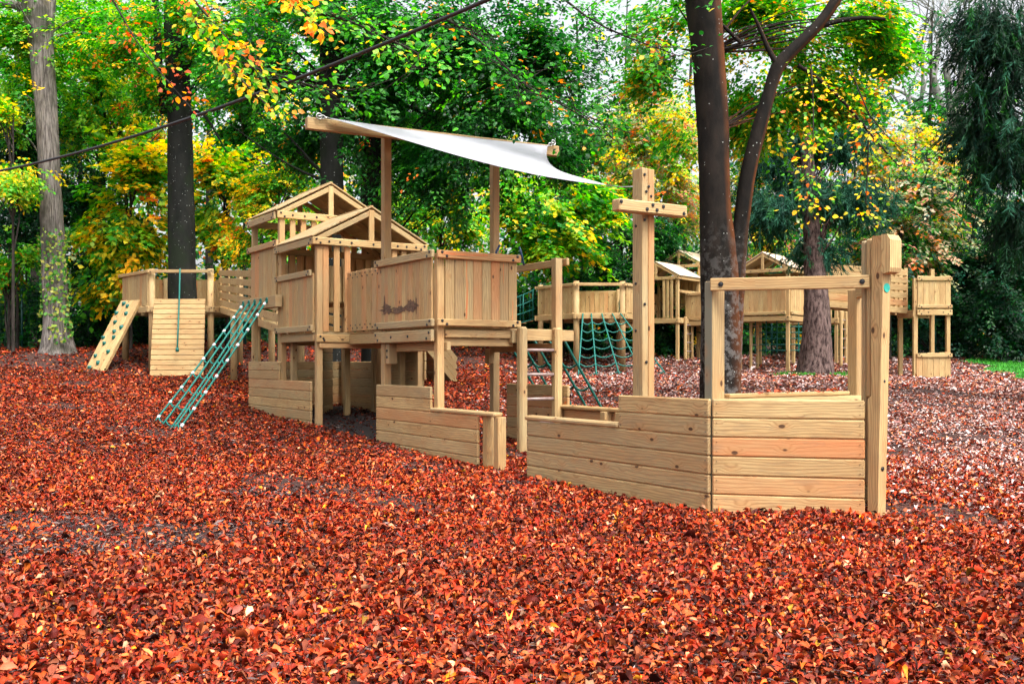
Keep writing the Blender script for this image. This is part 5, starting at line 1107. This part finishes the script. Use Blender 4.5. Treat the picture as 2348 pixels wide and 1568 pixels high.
und('holly_tree', 'blackish evergreen in the lower right corner of the wood', 'tree', 2300, 33, [(2300, 620, 110, 130, 0), (2310, 760, 110, 70, 0)], 1700, dict(dark=6, deep=2, blu=2, pale=.2), 39, ls=.12)
und('maple_tree', 'mixed green maple behind the slatted bridge right of the twin stems', 'tree', 1740, 35, [(1740, 480, 70, 90, 0), (1720, 380, 60, 80, 0), (1750, 560, 60, 60, 0)], 1100, dict(lime=2, mid=4, yel=1.5, pink=1, deep=2), 40, ls=.13)
und('maple_tree', 'green tree behind the conifer crown', 'tree', 1960, 34.5, [(1980, 560, 80, 70, 0), (1960, 250, 90, 90, 0), (1880, 180, 80, 60, 0)], 1100, dict(mid=4, blu=3, bright=1.5, yel=.7), 41, ls=.13)
und('maple_tree', 'tall deep-green tree filling the top centre background', 'tree', 950, 40, [(900, 120, 190, 130, 0), (1100, 180, 170, 130, 0), (980, 320, 170, 110, 0)], 1600, dict(deep=4, mid=4, bright=1.5), 42, ls=.17, r=.2)
und('maple_tree', 'tall deep-green tree behind the upper left trunks', 'tree', 480, 42, [(480, 130, 170, 130, 0), (620, 60, 150, 100, 0), (330, 60, 130, 90, 0)], 1300, dict(mid=5, deep=1, bright=4, lime=2), 43, ls=.17, r=.2)
und('maple_tree', 'tall pale-green tree at the upper left corner', 'tree', 80, 42, [(60, 120, 150, 130, 0), (150, 40, 120, 80, 0), (170, 300, 90, 120, 0)], 1200, dict(lime=3, bright=5, mid=2, yel=.6), 44, ls=.17, r=.2)
und('maple_tree', 'background tree of orange and green leaves beneath the white sky gap', 'tree', 1420, 44, [(1400, 330, 90, 80, 0)  , (1330, 420, 110, 60, 0)], 1100, dict(mid=3, ora=.8, yel=1.5, pale=4, bright=3, lime=2), 45, ls=.17, r=.15)
und('maple_tree', 'green background tree below the bare grey branches', 'tree', 2230, 40, [(2240, 400, 60, 50, 0), (2170, 480, 110, 80, 0)], 900, dict(blu=3, mid=3, pale=2, bright=1), 46, ls=.16, r=.15)
for i, (x, lab) in enumerate([(60, 'at the left edge'), (330, 'behind the hold-studded ramp'), (560, 'behind the green scramble net'), (760, 'behind the stern hull'), (980, 'under the lookout deck'), (1180, 'behind the ladder'), (1330, 'behind the flared net'), (1510, 'behind the low roofed tower'), (1720, 'behind the square-mesh net'), (1940, 'behind the slatted bridge posts'), (2150, 'behind the end tower legs'), (2310, 'beside the lawn')]):
    und('bramble_shrub', 'dark green bramble thicket ' + lab, 'shrub', x, 35.2 + (i % 3) * .5, [(x - 40, 730, 90, 60, 0), (x + 60, 740, 90, 60, 0), (x, 670, 90, 60, .5), (x + 20, 785, 120, 28, -.6)], 1300, dict(dark=4, deep=5, mid=2, blu=1.2) if i % 4 else dict(deep=4, mid=4, dark=2, lime=.3), 60 + i, ls=.13, group='brambles along the wire fence', nl=8, kl=13)
# slim dark stems standing in the wood
for i, (x, Y, hw, ln, lab) in enumerate([(265, 38, 5, .4, 'left of the golden hazel'), (200, 40, 7, -.6, 'right of the pale trunk'), (30, 37, 9, .2, 'near the left edge'), (590, 38, 5, .5, 'left of the stern roofs'), (905, 37, 6, -.3, 'between the sail posts, left'), (1040, 38, 5, .3, 'between the sail posts, right'), (1222, 38, 6, .2, 'above the ladder'),
                                          (1345, 40, 7, -.4, 'left of the mast'), (1560, 40, 7, .5, 'right of the mast'), (2000, 39, 6, -.5, 'right of the conifer'), (2120, 38, 6, .3, 'above the end tower'), (1420, 37, 4, .3, 'behind the middle platform')]):
    g = gz((x - 1174) / 2283 * Y, Y); X = (x - 1174) / 2283 * Y; t = thing('slim_tree', 'slim dark stem with thin limbs ' + lab, 'tree', (X, Y, g), 'slim stems in the wood'); rg = np.random.default_rng(i + 90); R = hw / 2283 * Y
    me, Tw = twig_cloud([(X + ln * .8, Y, g + 9, 2.0, 2.0, 3.2)], 160, 12, .15, dict(mid=3, deep=3, bright=1), seed=i + 200); st = ([(X, Y, g - .2), (X + ln * .3, Y, g + 3.5), (X + ln * .5, Y, g + 7), (X + ln, Y, g + 13)], [R, R * .85, R * .7, R * .3])
    lm = [([(X + ln * z / 13, Y, g + z), (X + ln * z / 13 + s * .7, Y, g + z + .9), (X + ln * z / 13 + s * 1.6, Y + .3, g + z + rg.uniform(1, 2))], [R * .35, R * .25, R * .1]) for z, s in [(rg.uniform(2.5, 9), rg.choice([-1, 1])) for _ in range(6)]]
    trunk_mesh('trunk', [st] + lm, 'bark_thin', t, seg=10, flare=.1); set_crown(me, t)
# bare grey trees against the sky at the upper right
def bare(label, x0, y0, Y, tips, seed, r):
    p0 = W3(x0, y0, Y); g = gz(p0[0], Y); t = thing('bare_tree', label, 'tree', (p0[0], Y, g), 'bare grey trees'); rg = np.random.default_rng(seed); lm = []
    st = [np.array([p0[0], Y, g - .2]), p0]; rd = [r * 1.2, r]
    def grow(p, d, l, rr, dep):
        q = p + d * l; m = (p + q) / 2 + rg.normal(0, .04 * l, 3); lm.append(([p, m, q], [rr, rr * .8, rr * .62]))
        if dep == 0: return
        for k in range(rg.integers(2, 4)):
            nd = unit(d + rg.normal(0, .5, 3) * [1, .8, .6] + [0, 0, .05]); grow(q if k < 2 else m, nd, l * rg.uniform(.6, .85), rr * .52, dep - 1)
    for tx, ty in tips: e = W3(tx, ty, Y); d = e - p0; l = np.linalg.norm(d); grow(p0, d / l, l * .55, r * .75, 5)
    trunk_mesh('trunk', [(st, rd)] + lm, 'bark_bare', t, seg=9)
bare('tall bare grey tree with forking stems against the white sky', 2180, 330, 42, [(2110, 60), (2160, 0), (2230, 20)], 1, .28)
bare('bare grey tree leaning left at the upper right', 2140, 420, 44, [(2040, 190), (2090, 90)], 2, .22)
bare('bare grey tree leaning right behind the dark right conifer', 2215, 360, 40, [(2270, 90), (2300, 160)], 3, .2)
# far wood: a mass of foliage nobody could count
def far_wood():
    n = 14000; rg = np.random.default_rng(77); x = rg.uniform(-52, 52, n); y = rg.uniform(46, 66, n); top = np.where(x < 2, 15, np.where(x < 9, 10, np.where(x < 20, 8.5, 11)))
    z = 1.5 + top * (rg.uniform(0, 1, n) ** 1.5) * rg.uniform(.8, 1.35, n); q = np.sin(x * .8) * np.sin(z * .9 + 1) + .6 * np.sin(x * 1.9 + z * 1.3); k = (q > -.75) | (z < 7); x, y, z = x[k], y[k], z[k]; n = len(x); kl = 9
    c = np.array(PAL['deep'] + PAL['mid'] + PAL['bright'] + PAL['blu'] + PAL['pale'][:1])[rg.integers(0, 13, n)]; yl = rg.uniform(0, 1, n) < .14; c[yl] = np.array(PAL['lime'] + PAL['yel'] + PAL['ora'])[rg.integers(0, 9, yl.sum())]  # brighter and paler greens mixed in, putting distance haze into the leaf colours
    P = np.stack([x, y, z], 1)[:, None] + rg.normal(0, .5, (n, kl, 3)); D = rg.normal(size=(n, kl, 3)); Nn = rg.normal(0, .6, (n, kl, 3)) + [0, -.3, .8]; C = c[:, None] * rg.uniform(.6, 1.4, (n, kl, 1))
    o = bpy.data.objects.new('far_woodland', leaves('far_woodland', P.reshape(-1, 3), D.reshape(-1, 3), Nn.reshape(-1, 3), rg.uniform(.25, .5, n * kl), C.reshape(-1, 3), 'leaf', wid=.7)); link(o); o['kind'] = 'stuff'
far_wood()
